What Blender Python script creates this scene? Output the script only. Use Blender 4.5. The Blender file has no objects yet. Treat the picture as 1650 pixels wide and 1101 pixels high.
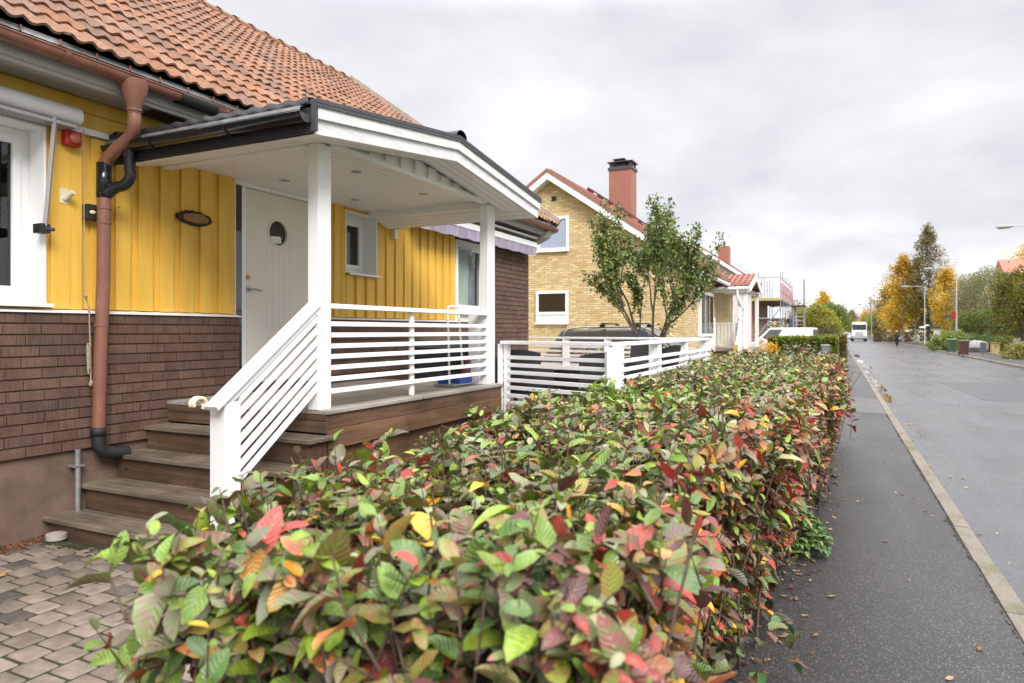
import bpy, bmesh, math, random
import numpy as np
from mathutils import Vector, Matrix
R = math.radians
random.seed(7)
rng = np.random.default_rng(11)
C = bpy.context.scene.collection
SC = bpy.context.scene

# ---------------------------------------------------------------- camera
YAW = math.atan(524 / 1100)
cam_d = bpy.data.cameras.new('camera'); cam = bpy.data.objects.new('camera', cam_d); C.objects.link(cam)
cam.location = (0, 0, 1.70); cam.rotation_euler = (R(90), 0, YAW)
cam_d.sensor_width = 36; cam_d.lens = 24.0; cam_d.shift_y = -16.5 / 1650
cam_d.clip_start = 0.05; cam_d.clip_end = 3000
cam_d.dof.use_dof = True; cam_d.dof.focus_distance = 5.2; cam_d.dof.aperture_fstop = 3.2
SC.camera = cam

# ---------------------------------------------------------------- world
SUN_EL, SUN_AZ = R(38), R(132)      # azimuth measured clockwise from +Y
W = bpy.data.worlds.new('World'); SC.world = W; W.use_nodes = True
nt = W.node_tree; nt.nodes.clear()
def N(t, **k):
    n = nt.nodes.new(t)
    for a, b in k.items():
        if a.startswith('i_'): n.inputs[a[2:]].default_value = b
        else: setattr(n, a, b)
    return n
L = lambda a, b: nt.links.new(a, b)
out = N('ShaderNodeOutputWorld'); bg_sky = N('ShaderNodeBackground'); bg_cl = N('ShaderNodeBackground'); mx = N('ShaderNodeMixShader')
sky = N('ShaderNodeTexSky', sky_type='NISHITA', sun_disc=False, sun_elevation=SUN_EL, sun_rotation=SUN_AZ)
L(sky.outputs[0], bg_sky.inputs[0]); bg_sky.inputs[1].default_value = 0.06
geo = N('ShaderNodeTexCoord'); sep = N('ShaderNodeSeparateXYZ'); L(geo.outputs['Generated'], sep.inputs[0])
# cloud layer: project the view direction on a flat deck so that clouds foreshorten to the horizon
zz = N('ShaderNodeMath', operation='ADD'); L(sep.outputs[2], zz.inputs[0]); zz.inputs[1].default_value = 0.30
za = N('ShaderNodeMath', operation='MAXIMUM'); L(zz.outputs[0], za.inputs[0]); za.inputs[1].default_value = 0.05
dx = N('ShaderNodeMath', operation='DIVIDE'); L(sep.outputs[0], dx.inputs[0]); L(za.outputs[0], dx.inputs[1])
dy = N('ShaderNodeMath', operation='DIVIDE'); L(sep.outputs[1], dy.inputs[0]); L(za.outputs[0], dy.inputs[1])
cb = N('ShaderNodeCombineXYZ'); L(dx.outputs[0], cb.inputs[0]); L(dy.outputs[0], cb.inputs[1])
n1 = N('ShaderNodeTexNoise'); L(cb.outputs[0], n1.inputs['Vector']); n1.inputs['Scale'].default_value = 1.7; n1.inputs['Detail'].default_value = 5; n1.inputs['Roughness'].default_value = 0.5; n1.inputs['Distortion'].default_value = 0.15
cr = N('ShaderNodeValToRGB'); L(n1.outputs[0], cr.inputs[0])
cr.color_ramp.elements[0].position = 0.40; cr.color_ramp.elements[0].color = (0.68, 0.685, 0.725, 1)
cr.color_ramp.elements[1].position = 0.64; cr.color_ramp.elements[1].color = (0.90, 0.90, 0.925, 1)
# brightness: bright rim near the horizon, greyer band, brighter zenith (overcast luminance)
br = N('ShaderNodeValToRGB'); L(sep.outputs[2], br.inputs[0])
e = br.color_ramp.elements; e[0].position = 0.0; e[0].color = (0.40,) * 3 + (1,); e[1].position = 1.0; e[1].color = (1.25,) * 3 + (1,)
for p, v in ((0.05, 0.355), (0.15, 0.288), (0.42, 0.292), (0.64, 0.95)):
    q = e.new(p); q.color = (v, v, v, 1)
mu = N('ShaderNodeMixRGB', blend_type='MULTIPLY'); mu.inputs[0].default_value = 1; L(cr.outputs[0], mu.inputs[1]); L(br.outputs[0], mu.inputs[2])
L(mu.outputs[0], bg_cl.inputs[0]); bg_cl.inputs[1].default_value = 2.45
L(bg_sky.outputs[0], mx.inputs[1]); L(bg_cl.outputs[0], mx.inputs[2]); mx.inputs[0].default_value = 0.93
L(mx.outputs[0], out.inputs[0])
sl = bpy.data.lights.new('sun', 'SUN'); sun = bpy.data.objects.new('sun', sl); C.objects.link(sun)
sl.energy = 2.0; sl.angle = R(24); sl.color = (1.0, 0.965, 0.92)
sd = Vector((math.sin(SUN_AZ) * math.cos(SUN_EL), math.cos(SUN_AZ) * math.cos(SUN_EL), math.sin(SUN_EL)))
sun.rotation_euler = sd.to_track_quat('Z', 'Y').to_euler()
SC.view_settings.view_transform = 'Standard'; SC.view_settings.look = 'None'
SC.view_settings.exposure = 0.74; SC.view_settings.gamma = 1.0
SC.render.engine = 'CYCLES'
SC.cycles.max_bounces = 8; SC.cycles.transparent_max_bounces = 12

# ---------------------------------------------------------------- materials
class NT:
    def __init__(s, name):
        s.m = bpy.data.materials.new(name); s.m.use_nodes = True; s.t = s.m.node_tree
        s.b = s.t.nodes['Principled BSDF']; s.o = s.t.nodes['Material Output']
    def n(s, t, ins=None, **k):
        x = s.t.nodes.new(t)
        for a, b in k.items(): setattr(x, a, b)
        for a, b in (ins or {}).items():
            if isinstance(b, bpy.types.NodeSocket): s.t.links.new(b, x.inputs[a])
            else: x.inputs[a].default_value = b
        return x
    def l(s, a, b): s.t.links.new(a, b)
    def vec(s, scale=(1, 1, 1), rot=(0, 0, 0), src='Object'):
        tc = s.n('ShaderNodeTexCoord')
        mp = s.n('ShaderNodeMapping', {'Vector': tc.outputs[src]}); mp.inputs['Scale'].default_value = scale; mp.inputs['Rotation'].default_value = rot
        return mp.outputs[0]
    def noise(s, v, scale, detail=4, rough=0.55, dist=0):
        return s.n('ShaderNodeTexNoise', {'Vector': v, 'Scale': scale, 'Detail': detail, 'Roughness': rough, 'Distortion': dist}).outputs[0]
    def ramp(s, f, stops):
        r = s.n('ShaderNodeValToRGB', {'Fac': f}); e = r.color_ramp.elements
        while len(e) < len(stops): e.new(0.5)
        for q, (p, c) in zip(e, stops):
            q.position = p; q.color = (c if isinstance(c, tuple) else (c, c, c)) + (1,)
        return r.outputs[0]
    def mix(s, f, a, b, mode='MIX'):
        x = s.n('ShaderNodeMixRGB', blend_type=mode)
        for i, v in enumerate((f, a, b)):
            if isinstance(v, bpy.types.NodeSocket): s.l(v, x.inputs[i])
            elif i == 0: x.inputs[0].default_value = v
            else: x.inputs[i].default_value = tuple(v) + (1,)
        return x.outputs[0]
    def bump(s, h, strength=0.3, dist=0.01, normal=None):
        b = s.n('ShaderNodeBump', {'Height': h, 'Strength': strength, 'Distance': dist})
        if normal: s.l(normal, b.inputs['Normal'])
        s.l(b.outputs[0], s.b.inputs['Normal']); return b.outputs[0]
    def col(s, c):
        if isinstance(c, bpy.types.NodeSocket): s.l(c, s.b.inputs['Base Color'])
        else: s.b.inputs['Base Color'].default_value = tuple(c) + (1,)
    def rough(s, r):
        if isinstance(r, bpy.types.NodeSocket): s.l(r, s.b.inputs['Roughness'])
        else: s.b.inputs['Roughness'].default_value = r
    def attr(s, name='Col'): return s.n('ShaderNodeAttribute', attribute_name=name).outputs['Color']

def basic(name, c, rough=0.5, var=0.12, scale=3.0, bump=0.15, bscale=40, metal=0.0, stretch=(1, 1, 1), dist=0.003, spec=None):
    m = NT(name); v = m.vec(stretch)
    a = m.noise(v, scale, 5)
    dark = tuple(x * (1 - var) for x in c); lite = tuple(min(1, x * (1 + var * 0.6)) for x in c)
    m.col(m.ramp(a, [(0.3, dark), (0.7, lite)]))
    m.rough(m.ramp(m.noise(v, scale * 2.3, 3), [(0.3, max(0.02, rough - 0.08)), (0.7, min(1, rough + 0.08))]))
    m.b.inputs['Metallic'].default_value = metal
    if spec is not None: m.b.inputs['Specular IOR Level'].default_value = spec
    if bump: m.bump(m.noise(v, bscale, 3), bump, dist)
    return m.m

M = {}
def whitep():
    m = NT('white_paint'); v = m.vec((1, 1, 0.35)); a = m.noise(v, 2.5, 5); b = m.noise(m.vec((3, 3, 1)), 6, 6, 0.75)
    c = m.ramp(a, [(0.3, (0.755, 0.755, 0.745)), (0.7, (0.815, 0.815, 0.81))])
    c = m.mix(m.ramp(b, [(0.56, 0.0), (0.80, 0.42)]), c, (0.55, 0.54, 0.51))
    m.col(c); m.rough(m.ramp(b, [(0.3, 0.36), (0.7, 0.55)])); m.bump(m.noise(m.vec((8, 8, 0.8)), 14, 4), 0.22, 0.003); return m.m
M['white'] = whitep()
def wall_white():
    m = NT('painted_fascia'); v = m.vec((1, 1, 6))
    d = m.noise(v, 5, 6, 0.65)
    m.col(m.mix(m.ramp(d, [(0.44, 0.0), (0.70, 0.8)]), (0.68, 0.68, 0.675), (0.47, 0.47, 0.465)))
    m.rough(0.5); m.bump(m.noise(v, 30, 3), 0.3, 0.003); return m.m
M['fascia'] = wall_white()
def t_and_g(axis):   # painted tongue-and-groove boards, grooves across `axis`
    m = NT('groove_boards'); tc = m.n('ShaderNodeTexCoord'); sp = m.n('ShaderNodeSeparateXYZ', {0: tc.outputs['Object']})
    f = m.n('ShaderNodeMath', {0: sp.outputs[axis], 1: 1 / 0.085}, operation='MULTIPLY').outputs[0]
    fr = m.n('ShaderNodeMath', {0: f}, operation='FRACT').outputs[0]
    g = m.ramp(fr, [(0.0, 0.0), (0.07, 1.0), (0.93, 1.0), (1.0, 0.0)])
    m.col(m.mix(g, (0.46, 0.43, 0.40), (0.84, 0.82, 0.79))); m.rough(0.5); m.bump(g, 1.0, 0.006); return m.m
M['tg_x'] = t_and_g(0); M['tg_y'] = t_and_g(1)
def yellow():
    m = NT('yellow_paint'); v = m.vec((1, 1, 0.12))
    a = m.noise(v, 9, 6, 0.6); b = m.noise(m.vec((6, 6, 0.4)), 22, 4)
    c = m.ramp(a, [(0.28, (0.63, 0.355, 0.045)), (0.6, (0.74, 0.450, 0.068)), (0.85, (0.78, 0.51, 0.105))])
    c = m.mix(m.ramp(b, [(0.62, 0.0), (0.78, 0.35)]), c, (0.42, 0.24, 0.03))
    tc = m.n('ShaderNodeTexCoord'); k = m.n('ShaderNodeTexVoronoi', {'Vector': tc.outputs['Object'], 'Scale': 4.5}).outputs['Distance']
    c = m.mix(m.ramp(k, [(0.02, 0.8), (0.045, 0.0)]), c, (0.10, 0.05, 0.01))
    m.col(c); m.rough(0.55); m.bump(b, 0.25, 0.003); return m.m
M['yellow'] = yellow()
def colored(name, rough=0.8, bscale=60, bstr=0.5, bdist=0.004, var=0.35, scale=8, stretch=(1, 1, 1), spec=0.3):
    """face colour attribute times a mottling noise"""
    m = NT(name); v = m.vec(stretch)
    a = m.noise(v, scale, 6, 0.65)
    m.col(m.mix(1.0, m.attr(), m.ramp(a, [(0.25, 1 - var), (0.75, 1 + var * 0.3)]), 'MULTIPLY'))
    m.rough(rough); m.b.inputs['Specular IOR Level'].default_value = spec
    m.bump(m.noise(v, bscale, 4, 0.7), bstr, bdist); return m.m
def brick_brown():
    m = NT('grooved_brown_brick'); v = m.vec((1, 1, 0.04))
    g = m.noise(v, 130, 2, 0.5); a = m.noise(m.vec(), 7, 5)
    c = m.mix(m.ramp(g, [(0.34, 0.55), (0.52, 0.0)]), m.attr(), (0.035, 0.018, 0.013))
    m.col(m.mix(1.0, c, m.ramp(a, [(0.3, 0.75), (0.7, 1.15)]), 'MULTIPLY')); m.rough(0.8)
    m.bump(g, 0.45, 0.004); return m.m
M['brick'] = brick_brown()
M['mortar'] = basic('dark_mortar', (0.115, 0.072, 0.055), 0.9, 0.3, 6, 0.5, 90)
def render_found():
    m = NT('brown_plaster'); v = m.vec()
    a = m.noise(v, 3.5, 6, 0.6)
    c = m.ramp(a, [(0.3, (0.10, 0.065, 0.048)), (0.7, (0.185, 0.125, 0.090))])
    s = m.noise(v, 45, 5, 0.8); c = m.mix(m.ramp(s, [(0.66, 0.0), (0.74, 0.5)]), c, (0.4, 0.36, 0.33))
    m.col(c); m.rough(0.88); m.bump(m.noise(v, 30, 6, 0.7), 0.5, 0.01); return m.m
M['found'] = render_found()
def wood(name, dark, lite, rough=0.6, axis=0, grain=1.0):
    m = NT(name); st = [14, 14, 14]; st[axis] = 0.7
    v = m.vec(tuple(st)); a = m.noise(v, 2.2, 7, 0.68, 0.6)
    c = m.ramp(a, [(0.25, dark), (0.5, tuple((x + y) / 2 for x, y in zip(dark, lite))), (0.75, lite)])
    b = m.noise(m.vec(), 1.9, 4, 0.6)
    c = m.mix(m.ramp(b, [(0.35, 0.55), (0.65, 0.0)]), c, tuple(x * 0.45 for x in dark))
    kv = m.n('ShaderNodeTexVoronoi', {'Vector': m.vec(tuple(3.2 if i != axis else 2.2 for i in range(3))), 'Scale': 1.6}).outputs['Distance']
    c = m.mix(m.ramp(kv, [(0.035, 0.85), (0.075, 0.0)]), c, tuple(x * 0.35 for x in dark))
    m.col(c); m.rough(m.ramp(b, [(0.3, rough - 0.15), (0.7, rough + 0.1)])); m.bump(a, 0.55 * grain, 0.006); return m.m
M['wood_grey_x'] = wood('weathered_tread_x', (0.065, 0.046, 0.032), (0.33, 0.265, 0.20), 0.6, 0)
M['wood_deck'] = wood('weathered_deck_y', (0.21, 0.18, 0.15), (0.50, 0.45, 0.39), 0.6, 1)
M['wood_brown_y'] = wood('brown_board_y', (0.045, 0.022, 0.013), (0.23, 0.12, 0.062), 0.55, 1)
M['wood_brown_x'] = wood('brown_board_x', (0.05, 0.028, 0.018), (0.20, 0.125, 0.078), 0.55, 0)
M['wood_brown_z'] = wood('brown_board_z', (0.045, 0.022, 0.013), (0.23, 0.12, 0.062), 0.55, 2)
M['wood_low'] = wood('lower_deck_board', (0.10, 0.085, 0.068), (0.27, 0.235, 0.19), 0.5, 0)
M['wood_brownlite'] = wood('light_brown_board_y', (0.08, 0.040, 0.020), (0.26, 0.14, 0.07), 0.55, 1)
M['tile'] = colored('clay_tile', 0.92, 150, 0.9, 0.005, 0.42, 22, spec=0.2)
M['tile_dark'] = basic('black_tile', (0.020, 0.020, 0.022), 0.42, 0.3, 5, 0.3, 80)
def copper(name, c):
    m = NT(name); v = m.vec((1, 1, 0.35)); a = m.noise(v, 8, 5)
    k = m.ramp(a, [(0.3, tuple(x * 0.72 for x in c)), (0.7, tuple(x * 1.15 for x in c))])
    s = m.noise(m.vec((3, 3, 1)), 7, 6, 0.7)
    k = m.mix(m.ramp(s, [(0.63, 0.0), (0.74, 0.75)]), k, (0.42, 0.34, 0.31))
    m.col(k); m.rough(0.32); m.bump(a, 0.15, 0.003); return m.m
M['copper'] = copper('brown_painted_metal', (0.225, 0.098, 0.066))
M['black'] = basic('black_gloss', (0.012, 0.012, 0.014), 0.16, 0.2, 5, 0.0)
M['blackmat'] = basic('black_matt', (0.015, 0.015, 0.016), 0.6, 0.3, 5, 0.2)
M['rattan'] = basic('black_rattan', (0.016, 0.016, 0.018), 0.55, 0.4, 60, 0.9, 120, dist=0.01)
M['galv'] = basic('galvanised_steel', (0.42, 0.43, 0.44), 0.38, 0.25, 12, 0.1, 60, metal=0.7)
M['alu'] = basic('grey_aluminium', (0.35, 0.34, 0.33), 0.4, 0.1, 12, 0.0, metal=0.3)
M['scaf'] = basic('scaffold_tube', (0.36, 0.37, 0.38), 0.45, 0.25, 12, 0.0, metal=0.4)
M['dgrey'] = basic('dark_grey_sheet', (0.055, 0.055, 0.060), 0.5, 0.15, 5, 0.1)
M['greypaint'] = basic('grey_soffit_paint', (0.40, 0.39, 0.37), 0.6, 0.12, 4, 0.1, stretch=(1, 0.2, 1))
M['door'] = basic('cream_door_paint', (0.72, 0.68, 0.61), 0.42, 0.04, 3, 0.05)
M['cream'] = basic('cream_plastic', (0.66, 0.60, 0.42), 0.4, 0.08, 5, 0.0)
M['red'] = basic('red_plastic', (0.40, 0.012, 0.014), 0.32, 0.15, 5, 0.0)
M['redlens'] = basic('faded_red_lens', (0.34, 0.09, 0.06), 0.4, 0.1, 5, 0.0)
M['blue'] = basic('blue_plastic', (0.012, 0.055, 0.36), 0.45, 0.15, 5, 0.0)
M['lilac'] = basic('lilac_canvas', (0.31, 0.265, 0.35), 0.85, 0.22, 7, 0.3, 60, stretch=(1, 1, 0.25))
M['canvas'] = basic('grey_white_canvas', (0.62, 0.62, 0.63), 0.8, 0.1, 7, 0.2)
M['brass'] = basic('brass', (0.45, 0.31, 0.12), 0.3, 0.1, 5, 0, metal=0.9)
M['rope'] = basic('grey_rope', (0.33, 0.27, 0.20), 0.9, 0.3, 60, 0.5, 90)
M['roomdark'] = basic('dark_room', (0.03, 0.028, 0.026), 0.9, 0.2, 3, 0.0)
M['curtain'] = basic('grey_curtain', (0.80, 0.80, 0.76), 0.85, 0.15, 5, 0.2, stretch=(1, 1, 0.1))
M['curtain2'] = basic('lilac_curtain', (0.45, 0.40, 0.46), 0.85, 0.15, 5, 0.2, stretch=(1, 1, 0.1))
M['bark'] = basic('grey_bark', (0.13, 0.105, 0.085), 0.85, 0.4, 14, 0.7, 40)
M['stem'] = basic('hedge_stem', (0.105, 0.068, 0.052), 0.75, 0.45, 30, 0.4, 90)
M['whitebark'] = basic('birch_bark', (0.52, 0.50, 0.47), 0.8, 0.5, 6, 0.3, 40)
def glass():
    m = NT('window_glass'); t = m.t
    tr = m.n('ShaderNodeBsdfTransparent', {'Color': (0.80, 0.84, 0.83, 1)}); gl = m.n('ShaderNodeBsdfGlossy', {'Color': (1, 1, 1, 1), 'Roughness': 0.02})
    lw = m.n('ShaderNodeLayerWeight', {'Blend': 0.5}); pw_ = m.n('ShaderNodeMath', {0: lw.outputs['Facing'], 1: 4.0}, operation='POWER'); fr = m.n('ShaderNodeMath', {0: pw_.outputs[0], 1: 0.55, 2: 0.05}, operation='MULTIPLY_ADD'); mm = m.n('ShaderNodeMixShader', {0: fr.outputs[0], 1: tr.outputs[0], 2: gl.outputs[0]})
    m.l(mm.outputs[0], m.o.inputs[0]); return m.m
M['glass'] = glass()
M['darkglass'] = basic('dark_glass', (0.012, 0.014, 0.016), 0.06, 0.1, 5, 0.0, spec=0.9)
M['skyglass'] = basic('blue_blind_glass', (0.33, 0.38, 0.47), 0.08, 0.12, 2, 0.0)
def yellow_brick():
    m = NT('yellow_brick'); tc = m.n('ShaderNodeTexCoord'); sp = m.n('ShaderNodeSeparateXYZ', {0: tc.outputs['Object']})
    sm = m.n('ShaderNodeMath', {0: sp.outputs[0], 1: sp.outputs[1]}, operation='ADD').outputs[0]
    cb = m.n('ShaderNodeCombineXYZ', {0: sm, 1: sp.outputs[2]}).outputs[0]
    b = m.n('ShaderNodeTexBrick', {'Vector': cb, 'Scale': 1.0, 'Mortar Size': 0.012, 'Mortar Smooth': 0.15, 'Brick Width': 0.26, 'Row Height': 0.079, 'Bias': 0.0,
        'Color1': (0.52, 0.375, 0.135, 1), 'Color2': (0.74, 0.61, 0.33, 1), 'Mortar': (0.40, 0.33, 0.22, 1)})
    wn = m.n('ShaderNodeTexNoise', {'Vector': cb, 'Scale': 9.0, 'Detail': 3.0}).outputs[0]
    wn = m.noise(m.n('ShaderNodeMapping', {'Vector': cb, 'Scale': (1, 3.2, 1)}).outputs[0], 4.2, 4, 0.8)
    c = m.mix(m.ramp(wn, [(0.48, 0.0), (0.66, 0.8)]), b.outputs[0], (0.42, 0.22, 0.085))
    m.col(c); m.rough(0.8)
    iv = m.n('ShaderNodeMath', {0: 1.0, 1: b.outputs['Fac']}, operation='SUBTRACT').outputs[0]
    m.bump(iv, 0.7, 0.012); return m.m
M['ybrick'] = yellow_brick()
def red_roof():
    m = NT('red_roof_tiles'); tc = m.n('ShaderNodeTexCoord'); sp = m.n('ShaderNodeSeparateXYZ', {0: tc.outputs['Object']})
    a = m.noise(tc.outputs['Object'], 1.4, 5, 0.6)
    m.col(m.ramp(a, [(0.3, (0.21, 0.078, 0.052)), (0.7, (0.31, 0.130, 0.092))])); m.rough(0.7)
    m.bump(m.noise(tc.outputs['Object'], 9, 3), 0.6, 0.03); return m.m
M['redroof'] = red_roof()
M['terracotta'] = basic('terracotta_sheet', (0.31, 0.125, 0.085), 0.55, 0.1, 3, 0.05)
M['pinkwhite'] = basic('pale_cladding', (0.62, 0.57, 0.53), 0.7, 0.06, 3, 0.1)
M['carglass'] = basic('tinted_car_glass', (0.085, 0.09, 0.10), 0.07, 0.2, 3, 0.0, spec=0.9)
M['carpaint'] = basic('dark_car_paint', (0.10, 0.102, 0.112), 0.18, 0.1, 3, 0.0, spec=0.7)
M['whitepaint'] = basic('white_car_paint', (0.78, 0.79, 0.80), 0.2, 0.03, 3, 0.0)
M['rubber'] = basic('rubber', (0.02, 0.02, 0.02), 0.8, 0.1, 3, 0.0)
M['tan'] = basic('tan_box', (0.42, 0.29, 0.15), 0.7, 0.15, 4, 0.1)
M['greenbin'] = basic('green_plastic', (0.06, 0.12, 0.06), 0.5, 0.1, 3, 0.0)
M['brownbin'] = basic('brown_plastic', (0.075, 0.030, 0.024), 0.5, 0.1, 3, 0.0)
M['skin'] = basic('skin', (0.45, 0.27, 0.19), 0.5, 0.05, 5, 0.0)
M['cloth'] = basic('dark_blue_cloth', (0.015, 0.018, 0.028), 0.9, 0.2, 9, 0.2)
def net():
    m = NT('red_netting'); m.col((.45, .15, .14)); m.rough(.8); tr = m.n('ShaderNodeBsdfTransparent')
    a = m.noise(m.vec(), 3, 3); f = m.ramp(a, [(0.35, 0.75), (0.65, 0.35)]); mm = m.n('ShaderNodeMixShader', {0: f, 1: m.b.outputs[0], 2: tr.outputs[0]}); m.l(mm.outputs[0], m.o.inputs[0]); return m.m
M['redmesh'] = net()
M['bluegrey'] = basic('bluegrey_tarp', (0.16, 0.18, 0.23), 0.7, 0.2, 4, 0.2)
M['lamp'] = basic('lamp_housing', (0.30, 0.31, 0.28), 0.5, 0.15, 4, 0.0)
M['pole'] = basic('galvanised_pole', (0.42, 0.43, 0.45), 0.5, 0.1, 4, 0.0)

def asphalt(name, dark, lite, wet_lo, wet_hi, puddle, spk=0.35, seed=0.0):
    m = NT(name); v = m.vec()
    s1 = m.noise(v, 95, 5, 0.8); s2 = m.noise(v, 0.55, 5, 0.6); s3 = m.n('ShaderNodeTexVoronoi', {'Vector': v, 'Scale': 150.0}); s4 = m.noise(v, 9, 6, 0.7)
    c = m.ramp(s2, [(0.3, dark), (0.7, lite)])
    c = m.mix(m.ramp(s4, [(0.35, 0.35), (0.65, 0.0)]), c, tuple(x * 0.45 for x in dark))
    c = m.mix(m.ramp(s1, [(0.44, 0.85), (0.53, 0.0)]), c, tuple(x * 0.22 for x in dark))
    st_ = m.n('ShaderNodeSeparateColor', {'Color': s3.outputs['Color']}).outputs[0]
    c = m.mix(m.ramp(st_, [(0.86, 0.0), (1.0, spk)]), c, (0.36, 0.335, 0.31))
    s5 = m.noise(m.vec((1.3, 0.06, 1)), 1.6, 4, 0.6); c = m.mix(m.ramp(s5, [(0.36, 0.38), (0.62, 0.0)]), c, tuple(x * 0.55 for x in dark))
    # long damp streaks and pools
    pw = m.noise(m.vec((1.0, 0.55, 1)), 0.9, 4, 0.55, 0.4)
    pud = m.ramp(pw, [(puddle, 0.0), (puddle + 0.05, 1.0)])
    c = m.mix(pud, c, tuple(x * 0.55 for x in dark))
    m.col(c)
    wv = m.ramp(m.noise(m.vec((1.1, 0.3, 1)), 1.2, 4, 0.6), [(0.35, wet_lo), (0.7, wet_hi)])
    m.rough(m.mix(pud, wv, (0.07, 0.07, 0.07)))
    st = m.n('ShaderNodeMath', {0: 1.0, 1: pud}, operation='SUBTRACT').outputs[0]
    b = m.n('ShaderNodeBump', {'Height': s1, 'Distance': 0.006, 'Strength': 0.5}); sm = m.n('ShaderNodeMath', {0: st, 1: 0.6}, operation='MULTIPLY')
    m.l(sm.outputs[0], b.inputs['Strength']); m.l(b.outputs[0], m.b.inputs['Normal'])
    return m.m
M['road'] = asphalt('road_asphalt', (0.120, 0.119, 0.126), (0.170, 0.168, 0.176), 0.25, 0.40, 0.72, 0.3)
M['patch'] = asphalt('road_patch_asphalt', (0.085, 0.085, 0.09), (0.115, 0.114, 0.12), 0.30, 0.45, 0.80, 0.2)
M['walk'] = asphalt('pavement_asphalt', (0.040, 0.037, 0.035), (0.072, 0.066, 0.061), 0.36, 0.58, 0.71, 0.5)
M['apron'] = asphalt('driveway_asphalt', (0.105, 0.098, 0.09), (0.15, 0.14, 0.13), 0.45, 0.6, 0.75, 0.3)
def water():
    m = NT('puddle_water'); m.col((0.02, 0.02, 0.022)); m.rough(0.03); return m.m
M['water'] = water()
def soil():
    m = NT('garden_soil'); v = m.vec(); a = m.noise(v, 0.6, 5); b = m.noise(v, 60, 5, 0.8)
    c = m.ramp(b, [(0.3, (0.035, 0.024, 0.016)), (0.7, (0.14, 0.085, 0.05))])
    m.col(m.mix(m.ramp(a, [(0.42, 0.0), (0.6, 0.75)]), c, (0.055, 0.075, 0.022))); m.rough(0.95); m.bump(b, 0.8, 0.02); return m.m
M['soil'] = soil()
def lawn():
    m = NT('lawn'); v = m.vec(); a = m.noise(v, 0.35, 5); b = m.noise(v, 25, 5, 0.8)
    c = m.ramp(b, [(0.3, (0.045, 0.075, 0.015)), (0.7, (0.12, 0.17, 0.035))])
    m.col(m.mix(m.ramp(a, [(0.5, 0.0), (0.65, 0.6)]), c, (0.30, 0.19, 0.07))); m.rough(0.95); m.bump(b, 0.8, 0.03); return m.m
M['lawn'] = lawn()
M['paver'] = colored('concrete_paver', 0.85, 110, 0.7, 0.004, 0.45, 9, spec=0.25)
def kerbm():
    m = NT('kerb_stone'); v = m.vec(); b = m.noise(v, 90, 5, 0.8); a = m.noise(m.vec((1, 0.5, 1)), 2.5, 6, 0.7)
    c = m.ramp(b, [(0.3, (0.11, 0.09, 0.07)), (0.7, (0.27, 0.23, 0.185))])
    c = m.mix(m.ramp(a, [(0.5, 0.0), (0.66, 0.8)]), c, (0.075, 0.085, 0.025))
    m.col(c); m.rough(0.75); m.bump(b, 0.6, 0.006); return m.m
M['kerb'] = kerbm()
def mossm():
    m = NT('moss'); v = m.vec(); b = m.noise(v, 120, 4, 0.8)
    m.col(m.ramp(b, [(0.35, (0.018, 0.020, 0.010)), (0.7, (0.060, 0.062, 0.018))])); m.rough(0.95); m.bump(b, 1.0, 0.01); return m.m
M['moss'] = mossm()
def leafm(name, rough=0.38, trans=0.12):
    m = NT(name)
    uv = m.n('ShaderNodeUVMap').outputs[0]; sp = m.n('ShaderNodeSeparateXYZ', {0: uv})
    c1 = m.attr('Col'); c2 = m.attr('Col2')
    tc = m.n('ShaderNodeTexCoord').outputs['Object']
    nz = m.noise(tc, 38, 4, 0.65)
    f = m.ramp(nz, [(0.44, 0.0), (0.60, 1.0)])
    # edge mask: |u|
    ab = m.n('ShaderNodeMath', {0: sp.outputs[0]}, operation='ABSOLUTE').outputs[0]
    ed = m.ramp(ab, [(0.5, 0.0), (1.0, 0.55)])
    ff = m.n('ShaderNodeMath', {0: f, 1: ed}, operation='ADD', use_clamp=True).outputs[0]
    c = m.mix(ff, c1, c2)
    # veins: herringbone, v shifted by |u|
    vv = m.n('ShaderNodeMath', {0: ab, 1: -0.28}, operation='MULTIPLY').outputs[0]
    vs = m.n('ShaderNodeMath', {0: sp.outputs[1], 1: vv}, operation='ADD').outputs[0]
    sn = m.n('ShaderNodeMath', {0: vs, 1: 44.0}, operation='MULTIPLY').outputs[0]
    si = m.n('ShaderNodeMath', {0: sn}, operation='SINE').outputs[0]
    vein = m.ramp(si, [(0.90, 0.0), (1.0, 1.0)])
    mid = m.ramp(ab, [(0.0, 1.0), (0.07, 0.0)])
    ve = m.n('ShaderNodeMath', {0: vein, 1: mid}, operation='MAXIMUM').outputs[0]
    vf = m.n('ShaderNodeMath', {0: ve, 1: 0.32}, operation='MULTIPLY').outputs[0]
    c = m.mix(vf, c, (0.30, 0.30, 0.12))
    sp2 = m.noise(tc, 150, 3, 0.7); c = m.mix(m.ramp(sp2, [(0.66, 0.0), (0.74, 0.55)]), c, (0.03, 0.015, 0.01))
    m.col(c); m.rough(rough); m.b.inputs['Specular IOR Level'].default_value = 0.65
    m.bump(si, 0.35, 0.002)
    tr = m.n('ShaderNodeBsdfTranslucent', {'Color': c}); mm = m.n('ShaderNodeMixShader', {0: trans, 1: m.b.outputs[0], 2: tr.outputs[0]})
    m.l(mm.outputs[0], m.o.inputs[0]); return m.m
M['leaf'] = leafm('hedge_leaf')
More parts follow.
